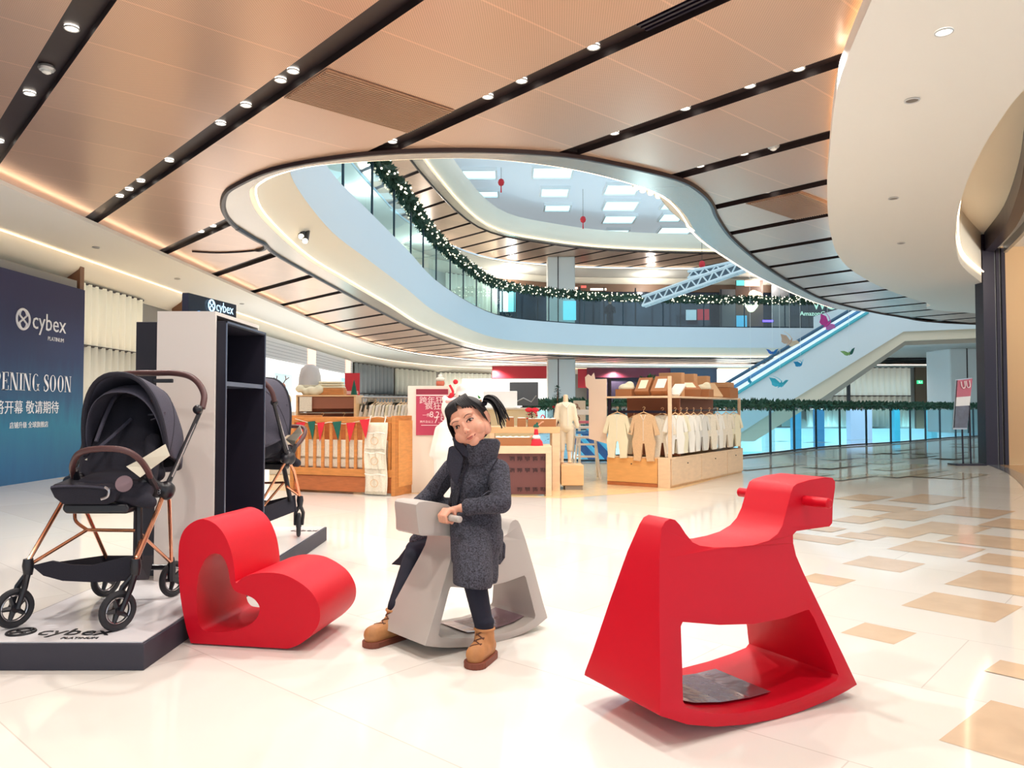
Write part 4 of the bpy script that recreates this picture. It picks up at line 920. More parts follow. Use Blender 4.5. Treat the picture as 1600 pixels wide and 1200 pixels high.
# ---- stroller
M_fab = mat('black_fabric', (30, 28, 40), .85, noise=.25, nscale=260); M_fab2 = mat('charcoal_fabric', (66, 64, 78), .85, noise=.2, nscale=260)
M_cop = mat('rose_gold_tube', (226, 158, 124), .22, .9); M_plas = mat('black_plastic', (24, 23, 30), .35); M_lea = mat('brown_leather', (84, 52, 52), .45, bump=.15, nscale=400)
M_rub = mat('black_rubber', (34, 33, 38), .7); M_rim = mat('silver_rim', (176, 172, 176), .25, .8)
so = Vector((-1.9, 3.58, pz + .001))
st = thing('stroller', 'black stroller with rose gold legs at the front of the platform', 'stroller', tuple(so))
def wheel(c, r, ang, w=.03, fork_from=None):
    a = Vector((math.sin(ang), -math.cos(ang), 0)); c = Vector(c)
    ax = a.to_track_quat('Z', 'Y').to_matrix(); up = Vector((0, 0, 1)); sd_ = a.cross(up)
    b = MB(); b.tube([c + (up * math.cos(q) + sd_ * math.sin(q)) * (r - .014) for q in [2 * PI * k / 32 for k in range(32)]], .0145, 8, closed=True); wv = b.build('wheel', M_rub, st, smooth=True, world=True)
    b = MB(); b.tube([c + a * .004 + (up * math.cos(q) + sd_ * math.sin(q)) * (r - .03) for q in [2 * PI * k / 32 for k in range(32)]], .0035, 6, closed=True); b.build('rim', M_rim, wv, smooth=True, world=True)
    b = MB()
    for k in range(5):
        q = 2 * PI * k / 5 + .3; e = c + (up * math.cos(q) + sd_ * math.sin(q)) * (r - .028); b.tube([c, e], [.014, .008], 6)
    b.cyl(c - a * .018, c + a * .018, .018); b.tube([c + (up * math.cos(q) + sd_ * math.sin(q)) * (r - .03) for q in [2 * PI * k / 32 for k in range(32)]], .006, 6, closed=True)
    b.build('spokes', M_plas, wv, smooth=True, world=True)
    if fork_from is not None:
        b = MB(); f = Vector(fork_from)
        b.tube([f + Vector((0, 0, .03)), f, f + Vector((0, 0, -.04))], [.02, .024, .018], 10)
        for s in (-1, 1): b.tube([f + Vector((0, 0, -.03)), (f + c) / 2 + a * s * .026 - sd_ * .0, c + a * s * .024], [.013, .013, .011], 8)
        b.build('castor_fork', M_plas, st, smooth=True, world=True)
    return c
r1 = .084
A61 = math.radians(61)
fl = P(44, 884, 3.37); fr = P(212, 884, 3.34)
wheel((P(22, 950, 3.32).x, 3.32, pz + r1), r1, A61, fork_from=fl); wheel((P(184, 950, 3.28).x, 3.28, pz + r1), r1, A61, fork_from=fr)
wheel((P(166, 915, 3.87).x, 3.87, pz + r1 + .004), r1 + .004, math.radians(70)); wheel((P(271, 905, 3.87).x, 3.87, pz + r1 + .004), r1 + .004, math.radians(70))
HR = P(258, 766, 3.55); HL = P(108, 752, 3.66); RRt = P(268, 880, 3.84); RLt = P(170, 880, 3.84); J1 = P(136, 828, 3.52); J2 = P(214, 829, 3.46)
def tub(name, m, pts, r, parent=st, n=8):
    b = MB(); b.tube(pts, r, n); return b.build(name, m, parent, smooth=True, world=True)
tub('front_leg', M_cop, [fr + Vector((0, 0, .02)), P(245, 800, 3.47), HR], .0105); tub('front_leg', M_cop, [fl + Vector((0, 0, .02)), P(97, 785, 3.54), HL], .0095)
tub('rear_leg', M_cop, [RRt, P(264, 780, 3.6), HR], .009); tub('rear_leg', M_cop, [RLt, P(135, 800, 3.68), HL], .009)
tub('cross_brace', M_cop, [fl, J1], .008); tub('cross_brace', M_cop, [J1, J2], .008); tub('cross_brace', M_cop, [J2, RRt], .008); tub('cross_brace', M_cop, crom([P(117, 800, 3.6), P(119, 815, 3.56), J1], 4), .008)
tub('cross_brace', M_cop, [P(222, 838, 3.46), fr + Vector((0, 0, .03))], .01)
tub('rear_axle', M_plas, [RLt + Vector((0, 0, -.02)), RRt + Vector((0, 0, -.02))], .014)
for q in (RRt, RLt):
    b = MB(); b.tube([q + Vector((0, 0, .03)), q + Vector((0, 0, -.03)), Vector((q.x, q.y, pz + r1))], [.014, .022, .018], 8); b.build('wheel_mount', M_plas, st, smooth=True, world=True)
tub('fold_strut', M_plas, [P(217, 785, 3.47), P(217, 876, 3.42)], .016)
b = MB(); fp_ = [P(u, v, 3.37) for u, v in [(50, 884), (80, 877), (110, 883), (142, 884), (175, 876), (210, 868), (214, 906), (180, 908), (140, 909), (98, 907), (68, 899)]]
b.prism(fp_, (0, .012, 0)); b.add([fp_[9], fp_[6], P(232, 905, 3.8), P(165, 900, 3.8)], [(0, 1, 2, 3)]); b.add([P(165, 900, 3.8), P(232, 905, 3.8), P(240, 868, 3.82), P(162, 868, 3.82)], [(0, 1, 2, 3)]); b.add([fp_[5], fp_[6], P(232, 905, 3.8), P(240, 868, 3.82)], [(0, 1, 2, 3)])
b.add([fp_[0], fp_[10], P(165, 900, 3.8), P(162, 868, 3.82)], [(0, 1, 2, 3)]); b.build('basket', M_fab, st, world=True, solid=.004)
# hubs
b = MB(); b.cap(HR + Vector((-.03, -.02, 0)), HR + Vector((.0, .03, 0)), .034, .034); b.ell(HR + Vector((.012, -.01, 0)), (.035, .04, .045)); b.cap(HR, P(225, 752, 3.45), .03, .026); blob(b, 'hub', M_plas, st, .006, 3, world=True)
b = MB(); b.cap(HL, P(125, 745, 3.55), .028, .022); blob(b, 'hub', M_plas, st, .006, 3, world=True)
text('8', 'hub_number', .035, frame(HR + Vector((-.002, -.056, -.012)), (1, .1, 0), (0, 0, 1)), M_rim, st, .003, 'CENTER')
# seat
b = MB()
b.cap(P(135, 760, 3.45), P(225, 765, 3.45), .045, .045); b.cap(P(130, 745, 3.65), P(228, 745, 3.65), .055, .055); b.ell(P(180, 752, 3.55), (.15, .16, .05))
b.cap(P(160, 735, 3.66), P(170, 640, 3.84), .085, .09); b.cap(P(225, 735, 3.64), P(225, 640, 3.84), .085, .09); b.cap(P(192, 735, 3.66), P(196, 620, 3.86), .09, .11); b.cap(P(235, 750, 3.5), P(240, 690, 3.62), .03, .04); b.cap(P(130, 745, 3.58), P(138, 690, 3.68), .025, .03)
b.cap(P(165, 770, 3.42), P(235, 785, 3.42), .035, .03); b.cap(P(225, 700, 3.72), P(245, 740, 3.6), .05, .04); blob(b, 'seat', M_fab, st, .01, 4, world=True)
tub('harness_strap', M_fab2, crom([P(184, 610, 3.72), P(165, 650, 3.62), P(150, 690, 3.56)], 5), .009); tub('harness_strap', M_fab2, crom([P(205, 655, 3.7), P(178, 680, 3.6), P(152, 702, 3.52)], 5), .009)
b = MB(); fq = [(76, 762), (84, 757), (165, 759), (186, 768), (178, 785), (165, 789), (98, 789), (84, 778)]
b.prism([P(u, v, 3.36) for u, v in fq], (0, .16, .02)); b.build('footrest', M_fab, st, world=True, bevel=.012, seg=3)
tub('footrest_piping', M_fab2, crom([P(u, v, 3.355) for u, v in [(80, 761), (100, 759.5), (140, 760), (172, 764)]], 4), .005)
b = MB(); b.prism([P(u, v, 3.38) for u, v in [(98, 787), (196, 787), (202, 795), (198, 803), (102, 803), (96, 797)]], (0, .09, 0)); b.build('calf_box', M_plas, st, world=True, bevel=.01, seg=3)
b = MB(); b.tube(crom([P(158, 780, 3.35), P(168, 776, 3.35), P(170, 766, 3.35), P(164, 761, 3.35)], 4), .006, 6); b.build('buckle', M_rim, st, smooth=True, world=True)
# bumper bar
tub('bumper_bar', M_lea, crom([P(u, v, d) for u, v, d in [(116, 748, 3.5), (113, 730, 3.4), (120, 712, 3.33), (135, 704, 3.29), (165, 701, 3.27), (195, 704, 3.27), (216, 716, 3.31), (230, 734, 3.38), (236, 750, 3.45)]], 5), .0135, n=12)
b = MB(); b.tube([P(118, 735, 3.44), P(122, 765, 3.5)], [.012, .02], 8); b.tube([P(232, 742, 3.42), P(242, 762, 3.48)], [.016, .02], 8); b.build('bumper_mount', M_plas, st, smooth=True, world=True)
# handle
tub('handle_grip', M_lea, crom([P(u, v, d) for u, v, d in [(150, 655, 3.98), (152, 615, 4.0), (165, 592, 4.02), (200, 584, 4.0), (245, 583, 3.95), (272, 583, 3.93), (296, 588, 3.9), (311, 600, 3.87), (319, 618, 3.84), (316, 638, 3.81)]], 5), .0155, n=12)
tub('handle_upright', M_plas, [P(314, 640, 3.81), HR], .0115); tub('handle_upright', M_plas, [P(150, 650, 3.98), HL], .0115)
tub('handle_inlay', M_rim, [P(311, 652, 3.79), P(270, 745, 3.585)], .004).location.y = -.010
b = MB(); b.ell(P(309, 640, 3.79), .024); b.build('handle_joint', M_plas, st, smooth=True, world=True)
b = MB(); b.box(P(255, 595, 3.93), (.1, .02, .02)); b.build('fold_button', M_plas, st, world=True, bevel=.004)
# canopy
def arch(c, a, u_, R, k=24, e=.82):
    out = []
    for i in range(k + 1):
        q = PI * i / k; cx, sx = math.cos(q), math.sin(q)
        out.append(c + a * (math.copysign(abs(cx) ** e, cx)) + u_ * (sx ** e) * R)
    return out
cc = P(197, 712, 3.58); ca = Vector((.205, -.03, 0)); bk = Vector((.05, 1, 0)).normalized(); U = Vector((0, 0, 1))
rows = []
for i in range(17):
    al = math.radians(-12 + 122 * i / 16); R = .385 - .09 * (i / 16) ** 1.2 - .014 * abs(math.sin(i / 16 * 3 * PI))
    rows.append(arch(cc + bk * .02 * i / 16, ca * (1 - .0 * i), U * math.cos(al) + bk * math.sin(al), R))
b = MB(); b.sheet(rows); b.build('canopy', M_fab2, st, world=True, smooth='all', solid=.008)
b = MB(); b.tube(rows[0], .012, 8); b.build('canopy_rim', M_fab, st, world=True, smooth=True)
b = MB(); b.tube(rows[5], .006, 6); b.build('canopy_piping', M_fab, st, world=True, smooth=True)
vis = []
for i in range(7):
    al = math.radians(-14 + 40 * i / 6); vis.append(arch(cc + Vector((0, .0, .0)), ca * .95, U * math.cos(al) + bk * math.sin(al), .37 - .055 * (1 - i / 6) - .012))
b = MB(); b.sheet(vis); b.build('sun_visor', M_fab2, st, world=True, smooth='all', solid=.004)
lin_ = []
for i in range(9):
    al = math.radians(26 + 80 * i / 8); lin_.append(arch(cc, ca * .93, U * math.cos(al) + bk * math.sin(al), .35 - .08 * (i / 8)))
b = MB(); b.sheet(lin_); b.build('canopy_lining', M_fab, st, world=True, smooth='all')
M_card = mat('cream_card', (214, 206, 186), .7)
b = MB(); b.prism([P(u, v, d) for u, v, d in [(197, 729, 3.4), (222, 716, 3.42), (258, 694, 3.46), (265, 712, 3.46), (240, 730, 3.44), (219, 746, 3.4)]], (0, .004, 0)); b.build('hang_tag', M_card, st, world=True)
b = MB(); c_ = P(194, 756, 3.36); b.lathe([(.036, 0), (.036, .004)], c_, 24, axis=(0.1, -1, .25)); b.build('round_tag', mat('brown_tag', (128, 104, 110), .6), st, world=True)
b = MB(); b.prism([P(u, v, 3.6) for u, v in [(126, 722), (136, 716), (137, 742), (128, 744)]], (0, .004, 0)); b.build('side_tag', M_card, st, world=True)
for v_ in (1, 2):
    b = MB(); b.tube(crom([P(228 + 4 * v_, 640 + 8 * v_, 3.68), P(245, 641 + 6 * v_, 3.6), P(258, 642 + 3 * v_, 3.55)], 4), .004, 5); b.build('seam', M_fab2, st, world=True)
s2 = dup(st, (-1.88, 5.42, pz + .001), math.radians(165), 'black stroller half hidden behind the black shelf niche of the tower')
s2.scale = (-1.05, 1.05, 1.05)

# ---- red heart seat
M_red = mat('red_plastic', (206, 6, 34), .45, spec=.3, bump=.12, nscale=900)
ha, hb_ = Vector((-1.44, 3.45, 0)), Vector((-.966, 3.36, 0)); ht = (hb_ - ha).normalized(); hn = Vector((-ht.y, ht.x, 0))
def hp_(u, v):
    r = ray(u, v); t = ((ha - CAM).dot(hn)) / r.dot(hn); p = CAM + r * t; p.z = max(p.z, 0); return p
outer = [(298, 1005), (291, 982), (285.5, 955), (281, 925), (279, 895), (279, 859), (282, 840), (289, 826), (302.5, 815), (318, 811), (336.5, 819), (350.7, 836), (361, 861), (366, 887), (367.7, 909), (370, 911), (376, 905), (384.7, 900), (407, 895), (435.6, 896), (458, 904), (481, 919.6), (494, 937), (500, 955), (498, 975), (486.6, 991.8), (469.6, 1006), (452.6, 1013), (446, 1013.6)]
inner = [(316, 983), (310, 972), (307.6, 950), (307.2, 926.6), (308.5, 910), (311, 895.5), (319.5, 876), (330, 866), (341, 865.5), (350, 873), (356.3, 889), (359.5, 908), (365, 921), (372, 926), (384.7, 930), (397, 936), (405, 947), (405, 957), (399, 968), (387.5, 977), (367.7, 984.7), (342, 987.5), (325, 986.5)]
oP = [hp_(*q) for q in outer]; iP = [hp_(*q) for q in inner]
def ringprism(o_, i_, off):
    off = Vector(off); pts = o_ + i_; n = len(o_); m = len(i_); N = n + m
    tri = geometry.tessellate_polygon([o_, i_]); fs = [tuple(t) for t in tri] + [tuple(k + N for k in reversed(t)) for t in tri]
    fs += [(k, (k + 1) % n, (k + 1) % n + N, k + N) for k in range(n)] + [(n + k, n + (k + 1) % m, n + (k + 1) % m + N, n + k + N) for k in range(m)]
    return pts + [p + off for p in pts], fs
htg = thing('heart_seat', 'glossy red heart shaped plastic seat lying on one side of its heart', 'heart seat', tuple((ha + hb_) / 2 + Vector((.06, .2, 0))))
oo = crom(oP[:15], 3) [:-1] + [oP[14]] + crom(oP[15:], 3)
b = MB(); b.add(*ringprism(oo, crom(iP, 3, closed=True), (.07, .42, 0))); hs = b.build('heart_body', M_red, htg, world=True, bevel=.007, seg=3)

# ---- rocking horses
PROF = [(0, .10), (.1, .058), (.21, .030), (.35, .010), (.5, .0), (.62, .004), (.75, .016), (.84, .030), (.905, .045),
        (.86, .145), (.79, .30), (.72, .455), (.697, .515), (.692, .56), (.698, .588), (.72, .6), (.80, .602), (.90, .604), (.918, .615), (.930, .68), (.944, .745), (.945, .77), (.93, .785), (.89, .789), (.80, .783), (.735, .772), (.715, .762), (.70, .735), (.672, .665), (.65, .625), (.62, .598), (.57, .578), (.50, .568), (.42, .566), (.34, .570), (.28, .580), (.255, .592), (.232, .622), (.215, .652), (.195, .670), (.172, .676), (.15, .668), (.132, .645), (.10, .55), (.06, .38), (.02, .19), (.0, .112)]
WIN = [(.150, .352), (.139, .34), (.115, .22), (.096, .125), (.105, .105), (.2, .072), (.32, .052), (.45, .045), (.6, .05), (.72, .062), (.80, .075), (.815, .09), (.79, .165), (.735, .30), (.720, .326), (.705, .326), (.6, .312), (.45, .310), (.30, .325)]
def horse(M_, label, loc, head, tilt, scale, gname=None, handle=.125):
    t = thing('rocking_horse', label, 'rocking horse', loc, head)
    def w(z, s):
        k = min(1, max(0, (z - .05) / .6)); q_ = min(1, max(0, (s - .18) / .42)); q_ = q_ * q_ * (3 - 2 * q_); ww = .222 - (.222 - (.058 + .050 * q_)) * k
        return ww
    def solid(pts, grow, wf):
        N = len(pts); vs = []
        tri = geometry.tessellate_polygon([[Vector((s, 0, z)) for s, z in pts]])
        for sg_ in (-1, 1): vs += [Vector((s - .5, sg_ * wf(z, s) * grow, z)) for s, z in pts]
        fs = [tuple(a) for a in tri] + [tuple(k + N for k in reversed(a)) for a in tri] + [(k, (k + 1) % N, (k + 1) % N + N, k + N) for k in range(N)]
        return vs, fs
    b = MB(); b.add(*solid(PROF, 1, w)); o = b.build('body', M_, None); 
    m = o.modifiers.new('b', 'BEVEL'); m.width = .032; m.segments = 6; m.limit_method = 'ANGLE'; m.angle_limit = math.radians(50)
    m.use_clamp_overlap = True
    applied(o)
    c = MB(); c.add(*solid(WIN, 1.6, lambda z, s: .2)); co = c.build('cut', M_, None)
    bm_ = o.modifiers.new('x', 'BOOLEAN'); bm_.object = co; bm_.operation = 'DIFFERENCE'; bm_.solver = 'EXACT'
    applied(o); bpy.data.objects.remove(co)
    m = o.modifiers.new('b2', 'BEVEL'); m.width = .006; m.segments = 3; m.limit_method = 'ANGLE'; m.angle_limit = math.radians(60); applied(o)
    me = o.data; me.polygons.foreach_set('use_smooth', [True] * len(me.polygons)); me.set_sharp_from_angle(angle=math.radians(42))
    o.parent = t
    R = Matrix.Rotation(-tilt, 4, 'Y') @ Matrix.Scale(scale, 4); zmin = min((R @ v.co).z for v in me.vertices)
    R = Matrix.Translation((0, 0, -zmin)) @ R; me.transform(R)
    for sg_ in (-1, 1):
        b = MB(); y0_ = .09; b.tube([(.275, sg_ * y0_, .708), (.275, sg_ * (y0_ + handle), .708), (.275, sg_ * (y0_ + handle + .006), .708)], [.0185, .0185, .012], 16)
        h = b.build('handle', M_, t, smooth=True); h.data.transform(R)
    b = MB(); rows = [[(s - .5, y, z + .004) for s, z in [(.12, .104), (.2, .078), (.32, .058), (.45, .05), (.55, .052)]] for y in (-.14, -.05, .04, .13)]
    b.sheet(rows); pm = b.build('plastic_film', M_film, t, solid=.001); pm.data.transform(R)
    return t, R
M_film = mat('crumpled_film', (150, 122, 130), .12, .5, bump=1.0, nscale=9)
M_grey = mat('warm_grey_plastic', (182, 174, 166), .45, bump=.1, nscale=900)
th = math.radians(29); C0 = Vector((.455, 2.41, 0)) + Vector((-math.sin(th), math.cos(th), 0)) * .2 + Vector((math.cos(th), math.sin(th), 0)) * .5
red, RR = horse(M_red, 'large red rocking horse facing right with an open window base', (C0.x, C0.y, 0), th, 0, 1)
gy, RG = horse(M_grey, 'light grey rocking horse the child in the knitted coat is riding', (-.240, 3.565, 0), 3.8619, .0817, .79, handle=.19)
# thin logo in the platform corner by the second stroller
text('cybex', 'far_wordmark', .09, frame((-1.7, 5.9, pz + .002), (1, 0, 0), (0, 1, 0)), M_ink, pl, .0008)
# ================================================================ THE CHILD
M_skin = mat('skin', (226, 164, 136), .5, noise=.03, nscale=40); M_skin.node_tree.nodes['Principled BSDF'].inputs['Subsurface Weight'].default_value = .12
M_skin.node_tree.nodes['Principled BSDF'].inputs['Subsurface Radius'].default_value = (.01, .004, .002); M_skin.node_tree.nodes['Principled BSDF'].inputs['Subsurface Scale'].default_value = .5
M_hair = mat('dark_hair', (20, 14, 18), .6, noise=.3, nscale=90)
M_coat = mat('knitted_tweed', (66, 66, 76), .95, noise=.75, nscale=150, bump=1.0)
M_coatd = mat('dark_coat_edge', (42, 42, 54), .9, noise=.3, nscale=200)
M_pant = mat('navy_leggings', (20, 22, 40), .85)
M_boot = mat('tan_boot_leather', (186, 128, 78), .6, noise=.12, nscale=30); M_sole = mat('brown_rubber_sole', (128, 66, 46), .6)
g0 = Vector((-.2, 3.45, 0))
gl = thing('person', 'small child in a dark knitted coat riding the grey rocking horse', 'person', tuple(g0))
pel = P(746, 838, 3.60); che = P(740, 752, 3.53); nec = P(744, 712, 3.50); hd = P(734, 661, 3.46)
ls, le, lw = P(779, 735, 3.48), P(783, 786, 3.37), P(733, 806, 3.335)
rs, re_, rw = P(706, 733, 3.62), P(676, 771, 3.66), P(648, 793, 3.60)
lk, la = P(741, 905, 3.27), P(757, 985, 3.24)
rk, ra = P(650, 860, 3.80), P(618, 955, 3.53)
hl = RG @ Vector((.33, .17, .708)); 
gyM = wmat(gy)
def onh(x, y, z): return gyM @ (RG @ Vector((x, y, z)))
# near handle axis
ha0, ha1 = onh(.275, .10, .708), onh(.275, .25, .708)
hax = (ha1 - ha0).normalized()
hc = ha0 + hax * .052
lw = hc + (le - hc).normalized() * .062 + Vector((0, 0, .024))
# head frame
HM = Matrix.Translation(hd) @ Matrix.Rotation(math.radians(-20), 4, 'Y') @ Matrix.Rotation(math.radians(-15), 4, 'Z') @ Matrix.Rotation(math.radians(-4), 4, 'X') @ Matrix.Rotation(math.radians(-9), 4, 'Y')
HS = 1.13
def hp3(x, y, z): return HM @ (Vector((x, y, z)) * HS)
def hell(b, c, r, seg=16, ring=12): b.ell(hp3(*c), tuple(q * HS for q in r), seg, ring, M=HM)
def headparts(b):
    hell(b, (0, .012, .028), (.071, .084, .074), 24, 16)
    hell(b, (0, -.022, -.012), (.062, .062, .066), 24, 16)
    hell(b, (0, -.026, -.050), (.051, .048, .038)); hell(b, (0, -.058, -.078), (.022, .018, .017))
    for s in (-1, 1):
        hell(b, (s * .038, -.044, -.036), (.029, .030, .028)); hell(b, (s * .05, -.004, -.04), (.022, .04, .035))
        hell(b, (s * .028, -.068, .024), (.026, .014, .012))
        hell(b, (s * .0085, -.088, -.034), (.007, .008, .0055), 10, 8)
        # ear
        hell(b, (s * .074, .008, -.012), (.008, .014, .024), 12, 10); hell(b, (s * .079, .014, -.004), (.005, .012, .019), 12, 10)
    hell(b, (0, -.083, -.012), (.0075, .011, .02), 10, 8); hell(b, (0, -.091, -.029), (.0095, .009, .0085), 12, 8)
    hell(b, (0, -.078, -.056), (.021, .010, .006), 12, 8); hell(b, (0, -.076, -.064), (.018, .010, .006), 12, 8)
b = MB(); headparts(b)
b.cap(hp3(0, .012, -.05), nec, .034, .034); b.cap(nec, che, .036, .07); b.cap(che, pel, .085, .085)
b.cap(nec, ls, .03, .036); b.cap(nec, rs, .03, .036)
b.cap(ls, le, .034, .028); b.cap(le, lw, .027, .019); b.cap(rs, re_, .034, .028); b.cap(re_, rw, .027, .019)
b.cap(pel + Vector((.05, -.02, 0)), lk, .062, .046); b.cap(lk, la, .044, .03); b.cap(pel + Vector((-.05, .03, 0)), rk, .062, .046); b.cap(rk, ra, .044, .03)
for a, toe in ((la, P(740, 1022, 3.17)), (ra, P(588, 1003, 3.42))): b.cap(a, a + Vector((0, 0, -.03)), .03, .03); b.cap(Vector((a.x, a.y, .05)), Vector((a.x, a.y, .045)).lerp(Vector((toe.x, toe.y, .045)), .55), .024, .018); b.cap(a, Vector((a.x, a.y, .05)), .03, .026)
# near hand closed over the handle
def hand(b, w, hc, ax, sgn=1):
    """w wrist, hc point on the handle axis under the palm, ax handle direction"""
    up = Vector((0, 0, 1)); fwd = (hc - w); fwd = (fwd - ax * fwd.dot(ax)); fwd.z = 0; fwd = fwd.normalized() if fwd.length > 1e-3 else Vector((-1, 0, 0))
    rr = .0185 * .79 + .0072
    palm = hc + up * (rr + .006) - fwd * .006
    b.cap(w, palm - fwd * .012, .0165, .015)
    for k in range(4):
        o_ = ax * ((k - 1.5) * .0155); L_ = (1, 1.05, 1.0, .86)[k]
        kn = palm + o_ + fwd * .008 + up * .003
        b.cap(palm - fwd * .014 + o_ * .8, kn, .0105, .0088, 8)
        p1 = hc + o_ + fwd * (rr + .004) + up * .008; p2 = hc + o_ + fwd * (rr * .9) - up * (rr * .75 * L_); p3 = hc + o_ + fwd * .001 - up * (rr + .001) * L_
        b.cap(kn, p1, .0086, .0078, 8); b.cap(p1, p2, .0078, .0072, 8); b.cap(p2, p3, .0072, .0064, 8)
    t0 = palm - fwd * .016 + ax * sgn * .022; t1 = hc - fwd * (rr + .002) + ax * sgn * .026 - up * .0; t2 = hc - fwd * (rr * .5) + ax * sgn * .02 - up * (rr + .002)
    b.cap(palm - fwd * .016, t0, .0105, .0095, 8); b.cap(t0, t1, .0095, .008, 8); b.cap(t1, t2, .008, .007, 8)
hand(b, lw, hc, hax, 1)
hr0 = onh(.275, -.10, .708); hr = hr0 + (onh(.275, -.25, .708) - hr0).normalized() * .04
hand(b, rw, hr, -hax, 1)
body = blob(b, 'body', M_skin, gl, .0028, 2, world=True)
bv = BVHTree.FromPolygons([wmat(gl) @ v.co for v in body.data.vertices], [tuple(p.vertices) for p in body.data.polygons])
def face(x, z, off=0):
    o_ = hp3(x, -.3, z); d = (HM.to_3x3() @ Vector((0, 1, 0)))
    h = bv.ray_cast(o_, d)
    return (h[0] if h[0] is not None else hp3(x, -.08, z)) - d * off
def ftube(name, pts, r, m, off=.0005, par=None, n=6):
    b = MB(); b.tube(crom([face(x, z, off) for x, z in pts], 4), r, n); return b.build(name, m, par or gl, smooth=True, world=True)
M_lip = mat('lip', (196, 92, 84), .45); M_brow = mat('eyebrow', (70, 50, 46), .7); M_lash = mat('lash_line', (30, 20, 22), .6)
M_eyew = mat('eye_white', (196, 176, 166), .25); M_iris = mat('dark_iris', (34, 20, 18), .1)
for s in (-1, 1):
    c = face(s * .0295, .0, -.0028)
    b = MB(); b.ell(c, (.0122 * HS, .0042, .0040 * HS), 16, 10, M=HM @ Matrix.Rotation(s * math.radians(-6), 4, 'Y')); e = b.build('eye', M_eyew, gl, smooth=True, world=True)
    b = MB(); b.ell(face(s * .0295 - .0005, -.0004, -.0020) , (.0074 * HS, .0046, .0046 * HS), 14, 8, M=HM); b.build('iris', M_iris, e, smooth=True, world=True)
    b = MB(); q = [face(s * x, z, .0018) for x, z in [(.0160, -.0018), (.021, .0038), (.029, .0062), (.037, .0048), (.0435, .0008)]]; b.tube(crom(q, 4), [.0010] + [.0024] * 15 + [.0016], 6); b.build('upper_lid', M_lash, gl, smooth=True, world=True)
    b = MB(); q = [face(s * x, z, .0006) for x, z in [(.0175, -.004), (.0285, -.0062), (.041, -.0028)]]; b.tube(crom(q, 4), .0008, 6); b.build('lower_lid', mat('lid_crease', (150, 88, 74), .6), gl, smooth=True, world=True)
    b = MB(); q = [face(s * x, z, .0001) for x, z in [(.013, .0185), (.024, .0235), (.036, .0235), (.047, .0175)]]; b.tube(crom(q, 4), [.0014] + [.0024] * 11 + [.001], 6, flat=.6); b.build('eyebrow', M_brow, gl, smooth=True, world=True)
    b = MB(); b.ell(face(s * .0062, -.0375, -.0005), (.0026, .002, .0018), 8, 6); b.build('nostril', mat('nostril', (110, 48, 40), .7), gl, smooth=True, world=True)
b = MB(); q = [face(x, z, .0004) for x, z in [(-.0215, -.0585), (-.010, -.0575), (0, -.0592), (.010, -.0575), (.0225, -.0560)]]; b.tube(crom(q, 4), [.001] + [.0020] * 15 + [.001], 6, flat=.7); b.build('upper_lip', M_lip, gl, smooth=True, world=True)
b = MB(); q = [face(x, z, .0002) for x, z in [(-.018, -.0610), (-.008, -.0648), (0, -.0656), (.008, -.0648), (.018, -.0600)]]; b.tube(crom(q, 4), [.001] + [.0024] * 15 + [.001], 6, flat=.7); b.build('lower_lip', M_lip, gl, smooth=True, world=True)
b = MB(); q = [face(x, z, .0022) for x, z in [(-.0225, -.0595), (-.010, -.0606), (0, -.0615), (.010, -.0604), (.0235, -.0568)]]; b.tube(crom(q, 4), .0009, 6); b.build('mouth_line', mat('mouth_line', (130, 50, 48), .6), gl, smooth=True, world=True)

# hair: a cap drawn back from the forehead into a high tail on the image right
b = MB()
hell(b, (0, .022, .036), (.077, .086, .076), 24, 16); hell(b, (0, .055, -.005), (.068, .048, .07)); hell(b, (-.064, .012, .0), (.014, .036, .05)); hell(b, (.066, .03, .02), (.012, .03, .04))
hairb = blob(b, 'hair', M_hair, gl, .005, 2, world=True)
def lock(pts, r, n=7, par=None, name='hair_lock'):
    q = crom([hp3(*p) for p in pts], 5); k = len(q)
    b = MB(); b.tube(q, [r * (1 - .75 * (i / k) ** 2) * (.55 + .45 * min(1, i / 4)) for i in range(k)], n, flat=.55); return b.build(name, M_hair, gl, smooth=True, world=True)
rnd = random.Random(5)
# strands combed across the forehead
for i in range(17):
    t = i / 16; x0 = -.066 + .132 * t
    lock([(x0 * .55 + .012, -.035 + abs(x0) * .1, .108), (x0 * .82 + .003, -.064 + abs(x0) * .25, .092 - abs(x0) * .12), (x0 * 1.0 + (.014 if x0 > 0 else -.0), -.070 + abs(x0) * .55, .070 - abs(x0) * .45), (x0 * 1.10 + (.014 if x0 > 0 else -.006), -.058 + abs(x0) * .75, .054 - abs(x0) * .6)], .0062)
for i in range(7):   # loose side hair at the image left
    lock([(-.060, -.046 + .009 * i, .058), (-.073, -.042 + .011 * i, .02), (-.078 - .002 * i, -.036 + .012 * i, -.03), (-.080 - rnd.uniform(0, .016), -.03 + .012 * i, -.07 - rnd.uniform(0, .028))], .006)
for i in range(4):
    lock([(.062, -.048 + .008 * i, .05), (.072, -.042 + .01 * i, .02), (.0735, -.038 + .01 * i, -.01 - .008 * i)], .005)
# ponytail
b = MB(); tq = hp3(.082, .035, .045); b.ell(tq, .013); b.build('hair_tie', M_coatd, gl, smooth=True, world=True)
base = Vector((.078, .035, .045))
for i in range(26):
    a = rnd.uniform(-1, 1); c_ = rnd.uniform(-1, 1)
    lock([tuple(base), (.098 + .008 * a, .035 + .02 * c_, .056 + .008 * a), (.122 + .012 * a, .032 + .028 * c_, .036 + .014 * a), (.128 + .020 * a, .03 + .03 * c_, -.002 + .012 * a), (.122 + .030 * a, .03 + .03 * c_, -.052 - .03 * rnd.random() + .04 * max(0, a))], .0085, 6, name='ponytail_strand')

